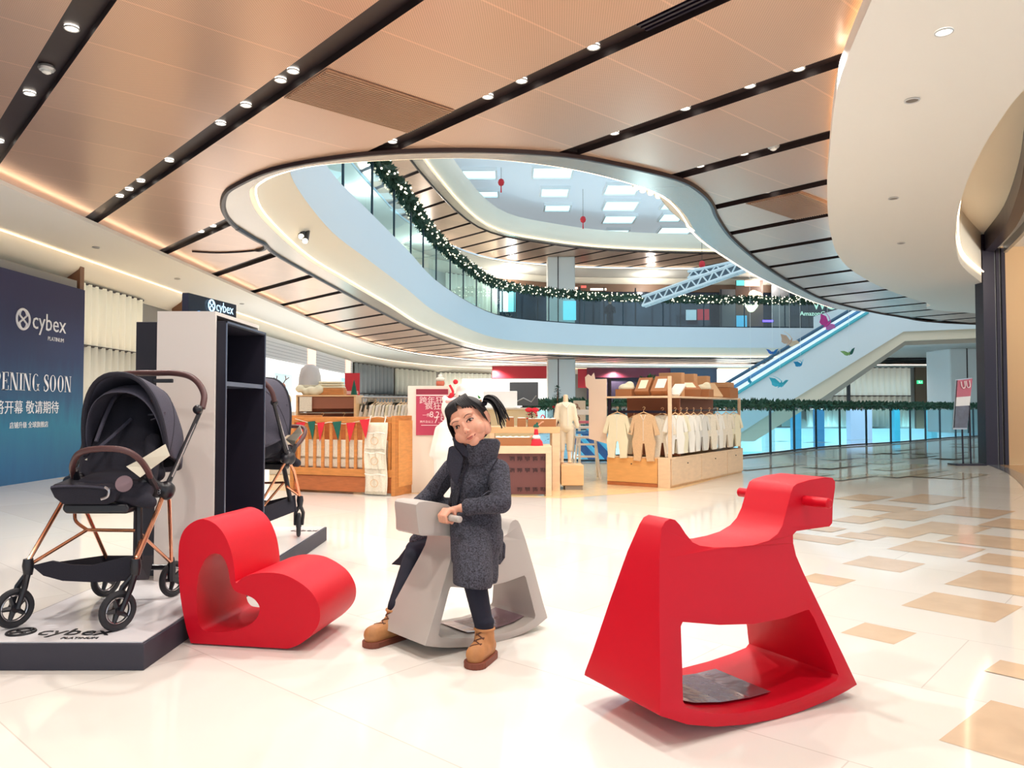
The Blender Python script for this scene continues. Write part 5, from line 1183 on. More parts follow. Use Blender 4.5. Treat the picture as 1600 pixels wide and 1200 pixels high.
# coat
b = MB()
hemL = P(738, 892, 3.36); hemR = P(700, 862, 3.62)
b.cap(nec + Vector((0, .0, -.035)), che, .07, .105, 16); b.cap(che, pel, .108, .112, 16)
b.cap(nec + Vector((0, 0, -.03)), ls + Vector((-.008, 0, -.004)), .05, .052); b.cap(nec + Vector((0, 0, -.03)), rs + Vector((.008, 0, -.004)), .05, .05)
b.cap(ls, le, .052, .047); b.cap(le, lw + (le - lw).normalized() * .03, .046, .034); b.cap(rs, re_, .05, .047); b.cap(re_, rw + (re_ - rw).normalized() * .02, .046, .036)
# skirt falling over the near thigh
b.cap(P(748, 812, 3.50), P(752, 850, 3.44), .105, .095, 16); b.cap(P(738, 845, 3.40), P(739, 908, 3.265), .085, .086, 16); b.cap(P(757, 850, 3.44), P(757, 900, 3.36), .066, .062, 14); b.cap(P(722, 820, 3.42), P(722, 870, 3.36), .055, .05, 12); b.cap(P(772, 835, 3.52), P(773, 872, 3.5), .045, .035)
b.cap(P(700, 800, 3.66), P(690, 836, 3.72), .07, .06); b.cap(P(676, 828, 3.76), P(650, 845, 3.80), .05, .035)
coat = blob(b, 'coat', M_coat, gl, .007, 3, world=True)
# trim the hem: cut everything below a tilted plane through the knee
hz = P(740, 903, 3.36).z
bm = bmesh.new(); bm.from_mesh(coat.data); Mi = wmat(gl)
bmesh.ops.bisect_plane(bm, geom=bm.verts[:] + bm.edges[:] + bm.faces[:], plane_co=Mi.inverted() @ P(738, 912, 3.28), plane_no=Vector((.12, 0, 1)), clear_inner=True)
bm.to_mesh(coat.data); bm.free(); coat.data.polygons.foreach_set('use_smooth', [True] * len(coat.data.polygons))
m_ = coat.modifiers.new('s', 'SOLIDIFY'); m_.thickness = .008; m_.offset = -1
# coat details
cbv = BVHTree.FromPolygons([Mi @ v.co for v in coat.data.vertices], [tuple(p.vertices) for p in coat.data.polygons])
def oncoat(u, v, off=.003):
    r = ray(u, v).normalized(); h = cbv.ray_cast(CAM, r)
    return (h[0] if h[0] is not None else P(u, v, 3.4)) - r * off
def cseam(name, pts, r, m, off=.001, flat=.5):
    q = [oncoat(u, v, off) for u, v in pts]; b = MB(); b.tube(crom(q, 4), r, 8, flat=flat); return b.build(name, m, coat, smooth=True, world=True)
cseam('front_edge', [(722, 722), (714, 745), (707, 770), (703, 790)], .011, M_coat)
cseam('front_edge', [(736, 712), (726, 738), (719, 765), (714, 790)], .010, M_coatd)
cseam('sleeve_fold', [(771, 752), (757, 768), (744, 776), (735, 790)], .006, M_coat); cseam('sleeve_fold', [(785, 772), (766, 768), (752, 776)], .006, M_coat)
cseam('sleeve_fold', [(700, 742), (690, 757), (683, 776)], .006, M_coat)
cseam('armhole_seam', [(778, 716), (767, 735), (761, 758)], .004, M_coatd)
# standing collar, open at the image left
col = []
cx = nec + Vector((.004, 0, .0))
for j in range(4):
    row = []
    for i in range(25):
        q = math.radians(-116 + 318 * i / 24); rr = .070 + .009 * j + .004 * math.sin(q * 2)
        zz = -.045 + .034 * j + .008 * (j == 3) + (.014 * j / 3 if math.sin(q) < -.3 else 0) + (.012 * (j / 3) if q > math.radians(20) and q < math.radians(150) else 0)
        lean = .012 * j
        row.append(cx + Vector((rr * math.cos(q) * 1.08, rr * math.sin(q) * .98, zz)))
    col.append(row)
b = MB(); b.sheet(col); cl = b.build('collar', M_coat, coat, world=True, smooth='all', solid=.012, sub=1)
b = MB(); b.prism([P(u, v, 3.415) for u, v in [(706, 685), (712, 682), (722, 691), (733, 703), (731, 716), (722, 712), (712, 700)]], (0, .014, 0)); b.build('open_lapel', M_coatd, coat, world=True, bevel=.005)
b = MB(); b.prism([P(u, v, 3.40) for u, v in [(701, 699), (708, 696), (717, 706), (724, 716), (720, 738), (714, 760), (705, 748), (697, 724)]], (0, .016, 0)); b.build('turned_collar', M_coatd, coat, world=True, bevel=.006)
for nm, w_, d_ in (('cuff', lw, le), ('cuff', rw, re_)):
    a = w_ + (d_ - w_).normalized() * .028; b = MB(); b.tube([a + (d_ - a).normalized() * .03, a, a - (d_ - a).normalized() * .012], [.037, .038, .034], 16); b.build(nm, M_coat, coat, world=True, smooth=True)
# dark coat tails
b = MB(); b.prism([P(u, v, 3.60) for u, v in [(773, 842), (784, 862), (783, 884), (773, 902), (768, 896)]], (0, .02, 0)); b.build('coat_tail', M_coatd, coat, world=True, bevel=.004)
b = MB(); b.prism([P(u, v, 3.58) for u, v in [(776, 832), (790, 852), (789, 872), (779, 886), (775, 860)]], (0, .03, 0)); b.build('coat_tail', M_coat, coat, world=True, bevel=.008)
b = MB(); b.prism([P(u, v, 3.86) for u, v in [(642, 845), (660, 845), (640, 870), (628, 884), (611, 882), (622, 872)]], (0, .02, 0)); b.build('coat_tail', M_coatd, coat, world=True, bevel=.004)
# leggings
b = MB(); b.cap(pel + Vector((.05, -.03, -.01)), lk, .068, .056); b.cap(lk, la + Vector((0, 0, .01)), .052, .039); b.ell(la + Vector((0, 0, .035)), (.043, .043, .03)); b.ell(la + Vector((0, 0, .012)), (.041, .041, .02)); b.cap(pel + Vector((-.05, .03, -.02)), rk, .066, .055); b.cap(rk, ra + Vector((0, 0, .02)), .052, .038)
blob(b, 'leggings', M_pant, gl, .006, 3, world=True)
# boots
def boot(a, toe, heel_back=.03):
    toe = Vector((toe.x, toe.y, 0)); ak = Vector((a.x, a.y, 0)); f = (toe - ak).normalized(); sd_ = Vector((-f.y, f.x, 0)); hl_ = ak - f * heel_back
    b = MB(); b.cap(a + Vector((0, 0, .012)), ak + Vector((0, 0, .065)), .040, .044, 16); b.cap(hl_ + Vector((0, 0, .056)), ak + f * .05 + Vector((0, 0, .056)), .039, .042, 14); b.cap(ak + f * .05 + Vector((0, 0, .056)), toe - f * .036 + Vector((0, 0, .050)), .042, .040, 14); b.cap(hl_ + Vector((0, 0, .04)), toe - f * .036 + Vector((0, 0, .038)), .036, .036)
    b.cap(ak + f * .02 + Vector((0, 0, .1)), ak + f * .06 + Vector((0, 0, .065)), .03, .03)
    o = blob(b, 'boot', M_boot, gl, .0045, 3, world=True)
    bm = bmesh.new(); bm.from_mesh(o.data)
    bmesh.ops.bisect_plane(bm, geom=bm.verts[:] + bm.edges[:] + bm.faces[:], plane_co=Mi.inverted() @ Vector((a.x, a.y, .02)), plane_no=Vector((0, 0, 1)), clear_inner=True); bmesh.ops.bisect_plane(bm, geom=bm.verts[:] + bm.edges[:] + bm.faces[:], plane_co=Mi.inverted() @ Vector((a.x, a.y, a.z + .012)), plane_no=Vector((0, 0, 1)), clear_outer=True); bm.to_mesh(o.data); bm.free()
    b = MB(); pts = []
    for k in range(40):
        q = 2 * PI * k / 40; lobe = 1 if math.cos(q) > 0 else .9
        c_ = (toe - f * .04) if math.cos(q) > 0 else hl_
        tr = .0022 if k % 2 else 0
        pts.append(c_ + f * math.cos(q) * (.046 + tr) + sd_ * math.sin(q) * (.047 * lobe + tr))
    b.prism([p + Vector((0, 0, .0)) for p in pts], (0, 0, .026)); b.build('sole', M_sole, o, world=True, bevel=.003)
    lb = BVHTree.FromPolygons([Mi @ v.co for v in o.data.vertices], [tuple(p.vertices) for p in o.data.polygons])
    for k in range(5):
        t = k / 4; c_ = ak + f * (.03 + .034 * t) + Vector((0, 0, .118 - .045 * t)); q = []
        for j in range(-3, 4):
            o_ = c_ + sd_ * j * .0065 + f * .15 + Vector((0, 0, .09 + .004 * j * (-1) ** k)); h = lb.ray_cast(o_, (-f - Vector((0, 0, .6))).normalized())
            if h[0] is not None: q.append(h[0] + f * .002)
        if len(q) > 2: b = MB(); b.tube(q, .0028, 6); b.build('lace', mat('boot_lace', (96, 58, 40), .7), o, world=True)
    b = MB(); b.tube([a + Vector((math.cos(q) * .040, math.sin(q) * .040, .008)) for q in [2 * PI * k / 24 for k in range(24)]], .006, 8, closed=True); b.build('collar_band', M_boot, o, world=True, smooth=True)
    return o
boot(la, P(737, 1026, 3.12)); boot(ra, P(572, 1004, 3.40))
# ================================================================ CHILDREN'S SHOP
M_oak = wood('warm_oak', (206, 134, 70), .14, (2, 2, 9)); M_oak2 = wood('deep_oak', (184, 106, 60), .12, (2, 2, 9)); M_birch = wood('birch_ply', (232, 190, 140), .07, (1.5, 1.5, 6), .4)
M_birch2 = wood('pale_birch', (236, 204, 168), .06, (1.5, 1.5, 6), .4); M_brown = mat('brown_board', (150, 92, 66), .5); M_kraft = mat('kraft_card', (198, 148, 104), .75); M_kraft2 = mat('dark_kraft', (170, 112, 70), .75)
M_linen = mat('cream_linen', (232, 222, 202), .9, noise=.08, nscale=60, bump=.4); M_linen2 = mat('white_cotton', (240, 236, 226), .9); M_beige = mat('beige_cotton', (220, 184, 144), .9, noise=.06, nscale=80); M_ivory = mat('ivory_cotton', (238, 230, 200), .9)
M_redf = mat('red_felt', (214, 40, 56), .85); M_greenf = mat('green_felt', (22, 92, 78), .85); M_white = MATS['painted_white']; M_metal = M_steel

# bright shop backdrop along the left wall
M_back = mat('backlit_white_panel', (250, 250, 248), .5, emit=.75); M_sid = mat('pale_siding', (216, 216, 218), .5)
o = thing('backlit_wall', 'bright white backlit wall display behind the wooden cot', 'shop wall', (-7.1, 25, 0))
b = MB(); b.bx((-7.2, 17, 0), (-7.05, 33, 2.5)); b.build('panel', M_back, o, world=True)
b = MB(); b.bx((-7.2, 17, 2.5), (-7.02, 45 * .75, 3.12)); b.build('siding', M_sid, o, world=True)
for k in range(5): b = MB(); b.bx((-7.02, 17, 2.58 + k * .1), (-7.0, 33.7, 2.59 + k * .1)); b.build('siding_groove', mat('siding_line', (176, 178, 184), .5), o, world=True)
for y0_, y1_ in ((26.3, 27.3), (35.5 - 3.2, 33.2)): b = MB(); b.bx((-7.04, y0_, .8), (-6.98, y1_, 3.1)); b.build('salmon_column', mat('lit_salmon', (250, 214, 196), .5, emit=.6), o, world=True)
b = MB(); b.bx((-7.03, 22.6, .9), (-6.98, 24.4, 2.1)); b.build('picture_frame', mat('pale_blue_picture', (200, 226, 232), .4, emit=.3), o, world=True)
b = MB(); b.bx((-7.03, 31.6, .1), (-6.9, 33.4, 2.3)); b.build('cyan_panel', mat('cyan_panel', (150, 218, 230), .4, emit=.5), o, world=True)

# ---- cot
cr_ = thing('cot', 'warm oak baby cot with red and green pennants hung across its front', 'cot', (-1.40, 9.2, 0), math.radians(-20.5))
def cb(name, a, c, m, par=cr_, bevel=.004): b = MB(); b.bx(a, c); return b.build(name, m, par, bevel=bevel)
cb('end_panel', (-.05, 0, .0), (0, .62, .96), M_oak); cb('end_panel', (-1.5, 0, 0), (-1.45, .62, .96), M_oak)
cb('inset_panel', (-.002, .09, .1), (.008, .53, .9), wood('light_oak_inset', (232, 162, 92), .1, (2, 2, 9)))
cb('top_rail', (-1.45, 0, .87), (-.05, .045, .94), M_oak); cb('top_rail', (-1.45, .575, .87), (-.05, .62, .94), M_oak)
cb('bottom_rail', (-1.45, 0, .22), (-.05, .04, .31), M_oak); cb('drawer_front', (-1.45, .015, .03), (-.05, .05, .215), M_oak2)
cb('back_board', (-1.45, .59, .22), (-.05, .61, .87), M_oak2)
for i in range(12): x = -1.38 + i * .118; cb('slat', (x - .019, .008, .31), (x + .019, .032, .87), M_oak)
cb('mattress', (-1.43, .06, .3), (-.07, .56, .44), M_linen, bevel=.03); cb('bumper_cushion', (-1.42, .045, .44), (-.07, .085, .66), M_linen, bevel=.015); cb('quilt', (-1.2, .12, .44), (-.3, .5, .52), M_linen2, bevel=.03)
bn = thing('bunting', 'string of red and green felt pennants along the cot rail', 'bunting', (-1.40, 9.2, .9), math.radians(-20.5))
cx_ = [(-1.33, .14, 0), (-1.17, .11, 1), (-1.03, .11, 0), (-.80, .13, 1), (-.60, .13, 0), (-.36, .14, 0)]
b = MB(); b.tube(crom([(-1.42, -.012, .02), (-1.1, -.012, -.05), (-.9, -.012, -.02), (-.7, -.012, -.04), (-.5, -.012, -.01), (-.25, -.012, .05), (-.1, -.012, .03)], 5), .004, 5); b.build('cord', M_linen, bn)
for i, (x, w_, g_) in enumerate(cx_):
    zt_ = -.03 + .012 * (i % 2) + (.03 if i == 5 else 0); yo = -.10 if i == 5 else -.02; b = MB(); b.prism([(x - w_ / 2, yo, zt_), (x + w_ / 2, yo, zt_ + .01), (x + (.02 if i % 2 else -.015), yo, zt_ - .23)], (0, .004, 0)); b.build('pennant', M_greenf if g_ else M_redf, bn)
po = thing('pocket_organiser', 'cream quilted pocket organiser hanging on the cot front', 'organiser', (-1.40, 9.2, .0), math.radians(-20.5))
def wav(x0, x1, y, z0, z1, n=14, a=.006): return [[(x0 + (x1 - x0) * i / n + .01 * math.sin(z * 9), y + a * math.sin(i * 1.3 + z * 11), z) for i in range(n + 1)] for z in [z0 + (z1 - z0) * k / 18 for k in range(19)]]
b = MB(); b.sheet(wav(-.385, -.085, -.045, .02, .88)); b.build('backing_cloth', M_linen, po, smooth='all', solid=.01)
for z0_, z1_ in ((.05, .26), (.32, .52), (.56, .76)):
    b = MB(); b.sheet(wav(-.37, -.1, -.06, z0_, z1_, a=.012)); b.build('pocket', M_linen, po, smooth='all', solid=.008)
    b = MB(); b.tube(crom([(-.37 + .09 * k, -.072, z1_ - (.012 if k % 2 else -.004)) for k in range(4)], 5), .006, 6); b.build('pocket_trim', M_linen2, po, smooth=True)
    b = MB(); b.tube([(-.235 + .05 * math.cos(q), -.078, (z0_ + z1_) / 2 + .045 * math.sin(q)) for q in [2 * PI * k / 16 for k in range(16)]], .004, 5, closed=True); b.build('embroidery', M_beige, po)
for x in (-.33, -.12): b = MB(); b.tube([(x, -.04, .87), (x + .01, -.02, .96), (x, .02, .955)], .007, 5); b.build('tie', M_linen2, po)

# ---- shelf unit behind the cot
P0 = P(478, 760, 11.2); P1 = P(556, 760, 11.2)
su_ = thing('shelf_unit', 'brown topped wooden shelf unit standing behind the cot', 'shelf unit', (-2.6, 11.2, 0))
x0, x1 = P(462, 640, 11.2).x, P(556, 640, 11.2).x; zt = P(500, 617, 11.2).z
def wb(name, a, c, m, par, bevel=.003): b = MB(); b.bx(a, c); return b.build(name, m, par, bevel=bevel, world=True)
wb('top_board', (x0, 11.2, zt - .025), (x1, 11.8, zt), M_birch, su_); wb('rear_board', (x0 + .02, 11.7, 0), (x1 - .02, 11.72, zt - .025), M_brown, su_); wb('front_apron', (x0 + .2, 11.22, zt - .2), (x1 - .01, 11.24, zt - .025), M_brown, su_)
wb('side', (x0, 11.2, 0), (x0 + .03, 11.8, zt - .025), M_birch, su_); wb('side', (x1 - .03, 11.2, 0), (x1, 11.8, zt - .025), M_birch, su_); wb('price_card', (x0 + .06, 11.17, zt - .24), (x0 + .24, 11.19, zt - .03), M_linen, su_)
b = MB(); b.tube([(x0, 11.3, zt - .26), (x1, 11.3, zt - .26)], .012, 8); b.build('rail', M_metal, su_, world=True)
def romper(label, x, y, z, m, rz, w=.34, h=.55, group=None, name='baby_romper', hanger=True, legs=True, seedv=0, thick=.035):
    t = thing(name, label, 'clothes', (x, y, z), rz, group); k = random.Random(seedv)
    if legs: q = [(.04, 0), (.12, -.03), (.185, -.30), (.135, -.32), (.105, -.16), (.115, -.32), (.135, -.42), (.115, -.66), (.125, -.70), (.035, -.71), (.03, -.66), (.012, -.44)]
    else: q = [(.04, 0), (.12, -.03), (.18, -.34), (.13, -.36), (.1, -.16), (.13, -.48), (.02, -.50)]
    q = [(a * w / .37 + k.uniform(-.004, .004), c * h / .71) for a, c in q]; pts = q + [(-a, c) for a, c in reversed(q)]
    b = MB(); b.prism([(a, -thick / 2, c) for a, c in pts], (0, thick, 0)); b.build('cloth', m, t, bevel=.005, seg=2)
    b = MB(); b.tube([(a * w / .37, -thick / 2 - .003, c * h / .71) for a, c in ((.03, -.005), (.0, -.09), (-.03, -.005))], .005, 5); b.tube([(0, -thick / 2 - .003, -.09 * h / .71), (0, -thick / 2 - .003, -.4 * h / .71)], .003, 5); b.build('placket', M_linen2 if m is not M_linen2 else M_linen, t)
    if hanger: b = MB(); b.tube([(-.11 * w / .37, 0, -.02), (0, 0, .03), (.11 * w / .37, 0, -.02)], .007, 6); b.tube(crom([(0, 0, .03), (0, 0, .06), (.02, 0, .085), (0, 0, .1), (-.015, 0, .085)], 4), .003, 5); b.build('hanger', M_birch, t)
    return t
romper('cream baby top on a wooden hanger behind the cot, left one', P(504, 640, 11.25).x, 11.25, zt - .36, M_ivory, 0, .40, .5, name='baby_blouse', legs=False)
romper('white baby top on a hanger behind the cot, right one', P(537, 640, 11.25).x, 11.25, zt - .36, M_linen2, 0, .42, .5, name='baby_blouse', legs=False)
# on the shelf unit
def put(name, label, cat, u, d, z): p = P(u, 640, d); return thing(name, label, cat, (p.x, d, z))
t = put('bassinet', 'cream wicker bassinet with a grey tulle hood on the shelf unit', 'bassinet', 484, 11.5, zt)
b = MB(); b.lathe([(.10, 0), (.17, .1), (.18, .15), (.15, .15), (.09, .02)], n=24); b.build('basket', M_linen, t, smooth=True)
b = MB(); b.lathe([(.17, .14), (.16, .28), (.13, .40), (.06, .46)], n=24); b.build('tulle_hood', mat('grey_tulle', (196, 192, 190), .8), t, smooth=True)
t = put('plush_blanket', 'heap of cream plush toys at the left of the shelf unit top', 'plush toys', 478, 11.3, zt)
b = MB()
for k in range(7): b.ell((random.uniform(-.13, .2), random.uniform(-.05, .05), .05 + .02 * (k % 3)), (.07, .06, .06))
blob(b, 'plush', M_ivory, t, .015, 3)
t = put('storage_basket', 'orange wooden tray heaped with folded cream linen on the shelf unit', 'basket', 518, 11.4, zt)
b = MB(); b.bx((-.2, -.12, 0), (.2, .12, .1)); b.build('tray', M_oak, t, bevel=.012)
b = MB()
for k in range(3): b.bx((-.19 + .01 * k, -.11, .1 + k * .035), (.19 - .01 * k, .11, .13 + k * .035))
b.build('folded_linen', M_ivory, t, bevel=.014)
t = put('sale_sign', 'red sale board with pale lettering behind the shelf unit', 'sign', 550, 12.4, 0)
b = MB(); b.bx((-.12, 0, 0), (.12, .02, 1.62)); b.build('board', mat('sale_red', (206, 50, 66), .5), t); b = MB(); b.bx((-.1, -.01, 1.28), (.1, -.004, 1.33)); b.bx((-.1, -.01, 1.18), (.1, -.004, 1.2)); b.bx((-.11, -.01, 1.0), (.11, -.004, 1.08)); b.build('printed_band', mat('sale_band', (240, 200, 196), .5), t)
t = put('felt_tree', 'small dark green felt cone tree right of the shelf unit', 'decoration', 553, 11.6, zt)
b = MB(); b.lathe([(.05, 0), (.03, .12), (.002, .24)], n=14); b.build('cone', M_greenf, t, smooth=True)
t = put('reindeer_toy', 'small brown antlered reindeer figure beside the bright wall', 'toy', 439, 12.95, 0)
b = MB(); b.cap((0, 0, 1.15), (0, 0, 1.3), .07, .05); b.ell((.02, -.02, 1.42), (.06, .07, .06)); b.cap((0, 0, 0), (0, 0, 1.1), .03, .06); blob(b, 'body', mat('reindeer_brown', (150, 96, 74), .8), t, .015, 3)
b = MB()
for s in (-1, 1): b.tube([(s * .03, 0, 1.46), (s * .08, 0, 1.54), (s * .07, 0, 1.6)], .008, 5); b.tube([(s * .08, 0, 1.53), (s * .13, 0, 1.57)], .007, 5)
b.build('antlers', mat('antler', (90, 54, 44), .8), t)
t = put('white_drawer_cabinet', 'small white cabinet with round mirror left of the shelf unit', 'cabinet', 446, 12.2, 0)
b = MB(); b.bx((-.25, 0, 0), (.15, .4, 1.0)); b.build('body', M_linen2, t, bevel=.01); b = MB(); b.lathe([(.12, 0), (.12, .02)], (-.02, -.01, 1.18), 24, axis=(0, -1, 0)); b.build('mirror', M_ivory, t)
# clothes rail
cl_ = thing('clothes_rail', 'metal clothes rail packed with pale baby clothes right of the cot', 'clothes rail', (P(608, 700, 11.5).x, 11.5, 0))
xa, xb = P(566, 640, 11.5).x, P(652, 640, 11.5).x; zr = P(600, 621, 11.5).z
b = MB(); b.tube([(xa, 11.5, zr), (xb, 11.5, zr)], .014, 8); b.build('rail', M_metal, cl_, world=True)
for x in (xa, xb): b = MB(); b.tube([(x, 11.5, 0), (x, 11.5, zr)], .014, 8); b.build('upright', M_metal, cl_, world=True)
base_r = None
N_ = 16
for i in range(N_):
    x = xa + .05 + (xb - xa - .1) * i / (N_ - 1); mm = (M_ivory, M_linen2, M_linen, M_linen2)[i % 4]
    pos = 'leftmost' if i == 0 else ('rightmost' if i == N_ - 1 else None)
    romper('pale baby garment hanging edge-on on the metal rail behind the cot' if not pos else 'pale baby garment at the %s end of the metal rail' % pos, x, 11.5, zr - .1, mm, math.radians(62 if i > 2 else 10 + 20 * i), .36, .5, 'baby clothes on the metal rail', 'baby_garment', legs=False, seedv=i)

# ---- poster board
pb = thing('poster_board', 'white standing board with a crimson sale poster behind the child', 'sign', (P(668, 760, 9.6).x, 9.6, 0))
xa, xb = P(637, 640, 9.6).x, P(702, 640, 9.6).x; z1 = P(668, 603, 9.6).z
wb('board', (xa, 9.6, 0), (xb, 9.64, z1), mat('board_white', (238, 228, 214), .5), pb)
q0, q1 = P(650, 680, 9.59), P(702, 608, 9.59); wb('poster', (q0.x, 9.585, q0.z), (q1.x - .015, 9.6, q1.z), mat('crimson_poster', (190, 62, 92), .5), pb, 0); wb('poster_header', (q0.x, 9.58, q1.z - .06), (q1.x - .015, 9.586, q1.z), mat('poster_dark', (150, 44, 66), .5), pb, 0)
wb('header_rule', (q0.x, 9.58, q1.z - .085), (q1.x - .015, 9.586, q1.z - .07), mat('poster_text', (250, 220, 220), .5), pb, 0); M_pt = MATS['poster_text']
for tx, u, v, s_ in [('跨年狂欢', 655, 630, .1), ('疯狂首饰', 664, 639, .1), ('一件', 660, 651, .05), ('8.2', 671, 652, .105), ('折', 688, 651, .05), ('两件及以上', 656, 660.5, .034), ('7.5', 678, 661, .105), ('', 656, 664, .02)]:
    if tx: p = P(u, v, 9.58); text(tx, 'poster_line', s_, frame(p, (1, 0, 0), (0, 0, 1)), M_pt, pb, .001)
wb('thin_rule', (P(658, 665, 9.58).x, 9.58, P(658, 665, 9.58).z), (P(690, 665, 9.58).x, 9.584, P(658, 664, 9.58).z), M_pt, pb, 0)
# ---- white mannequins behind the child
M_man = mat('mannequin_white', (240, 234, 224), .6)
t = thing('child_mannequin', 'white child mannequin in a long white robe behind the child, left one', 'mannequin', (P(699, 700, 9.1).x, 9.1, 0))
b = MB(); b.cap((0, 0, .55), (0, 0, .78), .19, .13, 16); b.cap((0, 0, .05), (0, 0, .6), .15, .17, 16); b.cap((-.1, 0, .8), (-.17, -.02, .5), .05, .045); b.cap((.1, 0, .8), (.18, -.02, .5), .05, .045); b.cap((0, 0, .8), (0, 0, .92), .1, .04); blob(b, 'robe', M_man, t, .014, 4)
b = MB(); b.ell((.02, 0, 1.05), (.095, .1, .12), 16, 12); b.ell((-.03, 0, 1.16), .04); b.ell((.08, 0, 1.15), .035); b.cap((0, 0, .85), (0, 0, 1.0), .04); blob(b, 'head', M_man, t, .01, 3)
b = MB(); b.box((.03, -.095, 1.13), (.05, .02, .03)); b.ell((.0, -.1, 1.13), (.02, .012, .018)); b.ell((.06, -.1, 1.13), (.02, .012, .018)); b.build('bow', mat('pink_bow', (226, 170, 160), .7), t, bevel=.004)
t = thing('child_mannequin', 'white mannequin with a fluffy white hood above the child, right one', 'mannequin', (P(728, 620, 9.4).x, 9.4, 0))
b = MB(); b.cap((0, 0, .05), (0, 0, .75), .16, .15, 16); b.cap((0, 0, .75), (0, 0, .95), .14, .06); blob(b, 'robe', M_man, t, .014, 4)
b = MB(); b.ell((0, 0, 1.14), (.16, .14, .15), 18, 12); b.ell((-.03, 0, 1.28), (.09, .08, .07)); b.cap((.05, 0, 1.0), (.1, 0, .9), .1, .08); blob(b, 'hood', mat('fluffy_white', (244, 240, 232), .95, bump=1.0, nscale=60), t, .012, 3)
b = MB(); b.tube(crom([(-.19, -.1, 1.33), (-.15, -.12, 1.25), (-.17, -.12, 1.2), (-.2, -.1, 1.16)], 4), [.015] * 6 + [.03] * 7, 8); b.ell((-.12, -.1, 1.37), .03); b.build('red_ribbon', M_redf, t, smooth=True)
b = MB(); b.ell((-.07, -.13, 1.2), .012); b.ell((-.13, -.12, 1.18), .012); b.build('hood_eyes', mat('bead', (60, 50, 50), .4), t)
t = thing('santa_toy', 'little santa face toy above the poster board', 'toy', (P(688, 596, 9.8).x, 9.8, 0))
b = MB(); b.tube([(0, 0, 0), (0, 0, 1.3)], .015, 8); b.build('stick', M_birch, t); b = MB(); b.ell((0, 0, 1.37), (.055, .05, .055)); b.build('face', mat('santa_face', (222, 120, 96), .7), t, smooth=True)
b = MB(); b.ell((0, -.01, 1.42), (.06, .055, .03)); b.ell((0, 0, 1.46), .03); b.build('white_cap', M_linen2, t, smooth=True)

# ---- counters
ca_ = thing('display_table', 'low birch table framing a brown printed board, right of the child', 'table', (.1, 9.2, 0))
xa, xb = P(742, 720, 9.2).x, P(862, 720, 9.2).x; zt = P(800, 697, 9.2).z
wb('table_top', (xa, 9.2, zt - .09), (xb, 9.75, zt), M_birch2, ca_); wb('leg_panel', (xb - .07, 9.2, 0), (xb, 9.75, zt - .09), M_birch2, ca_); wb('leg_panel', (xa, 9.2, 0), (xa + .07, 9.75, zt - .09), M_birch2, ca_)
wb('printed_board', (xa + .07, 9.24, .02), (xb - .07, 9.26, zt - .09), mat('plum_board', (112, 66, 62), .5), ca_)
for r_ in range(3):
    for k in range(5):
        if r_ == 2 and k < 1: continue
        u = 800 + k * 12; v = (717, 735, 765)[r_]; p = P(u, v, 9.23); b = MB()
        for j in range(4): b.box((p.x + j * .015 - .02, 9.236, p.z + .006 * ((j * 7 + k) % 3 - 1)), (.008, .006, .03 + .01 * ((j + k) % 2)))
        b.box((p.x, 9.236, p.z + .022), (.062, .006, .006)); b.build('printed_mark', mat('print_dark', (62, 36, 38), .6), ca_, world=True)
cb2 = thing('display_table', 'taller birch table behind the low one with trays on top', 'table', (.3, 9.75, 0))
xa, xb = P(765, 700, 9.8).x, P(875, 700, 9.8).x; zt2 = P(820, 667, 9.8).z
wb('table_top', (xa, 9.8, zt2 - .08), (xb, 10.4, zt2), M_birch, cb2); wb('leg_panel', (xb - .1, 9.8, 0), (xb, 10.4, zt2 - .08), M_birch2, cb2); wb('leg_panel', (xa, 9.8, 0), (xa + .06, 10.4, zt2 - .08), M_birch2, cb2)
def tray(label, u, d, z, w, h, dp=.22, m=None, fill=True):
    p = P(u, 650, d); t = thing('cardboard_tray', label, 'tray', (p.x, d, z)); m = m or M_kraft2
    b = MB(); b.bx((-w / 2, 0, 0), (w / 2, dp, .012)); b.bx((-w / 2, 0, .012), (w / 2, .008, h)); b.bx((-w / 2, dp - .008, .012), (w / 2, dp, h)); b.bx((-w / 2, .008, .012), (-w / 2 + .008, dp - .008, h)); b.bx((w / 2 - .008, .008, .012), (w / 2, dp - .008, h)); b.build('tray_body', m, t)
    if fill:
        b = MB(); n = max(3, int(w / .07))
        for k in range(n): b.ell((-w / 2 + w * (k + .5) / n, dp / 2, h * .8), (w / n * .62, dp * .4, .035))
        blob(b, 'folded_clothes', M_linen2, t, .012, 2)
    return t
tray('brown cardboard tray of white baby clothes on the low birch table', 802, 9.25, zt, .44, .1)
tray('brown cardboard tray of white cotton on the tall birch table', 847, 9.84, zt2, .36, .1)
tray('small brown box with a pale band on the tall birch table', 797, 9.84, zt2, .1, .12)
tray('second small brown box with wrapped cloth on the tall birch table', 815, 9.84, zt2, .11, .11)
t = thing('gnome_doll', 'small gnome doll in a red skirt with green hat on the low table', 'doll', (P(838, 690, 9.24).x, 9.3, zt))
b = MB(); b.lathe([(.085, 0), (.075, .05), (.04, .09)], n=18); b.build('red_skirt', M_redf, t, smooth=True)
b = MB(); b.lathe([(.045, .08), (.055, .10), (.03, .13)], n=14); b.build('white_trim', M_linen2, t, smooth=True); b = MB(); b.cap((0, 0, .12), (0, 0, .19), .03, .022); b.build('body', M_redf, t, smooth=True)
b = MB(); b.ell((0, 0, .215), .024); b.build('face', mat('doll_face', (236, 190, 160), .6), t, smooth=True); b = MB(); b.lathe([(.034, .222), (.036, .235), (.018, .26)], n=12); b.ell((.012, 0, .268), .014); b.build('green_hat', M_greenf, t, smooth=True)
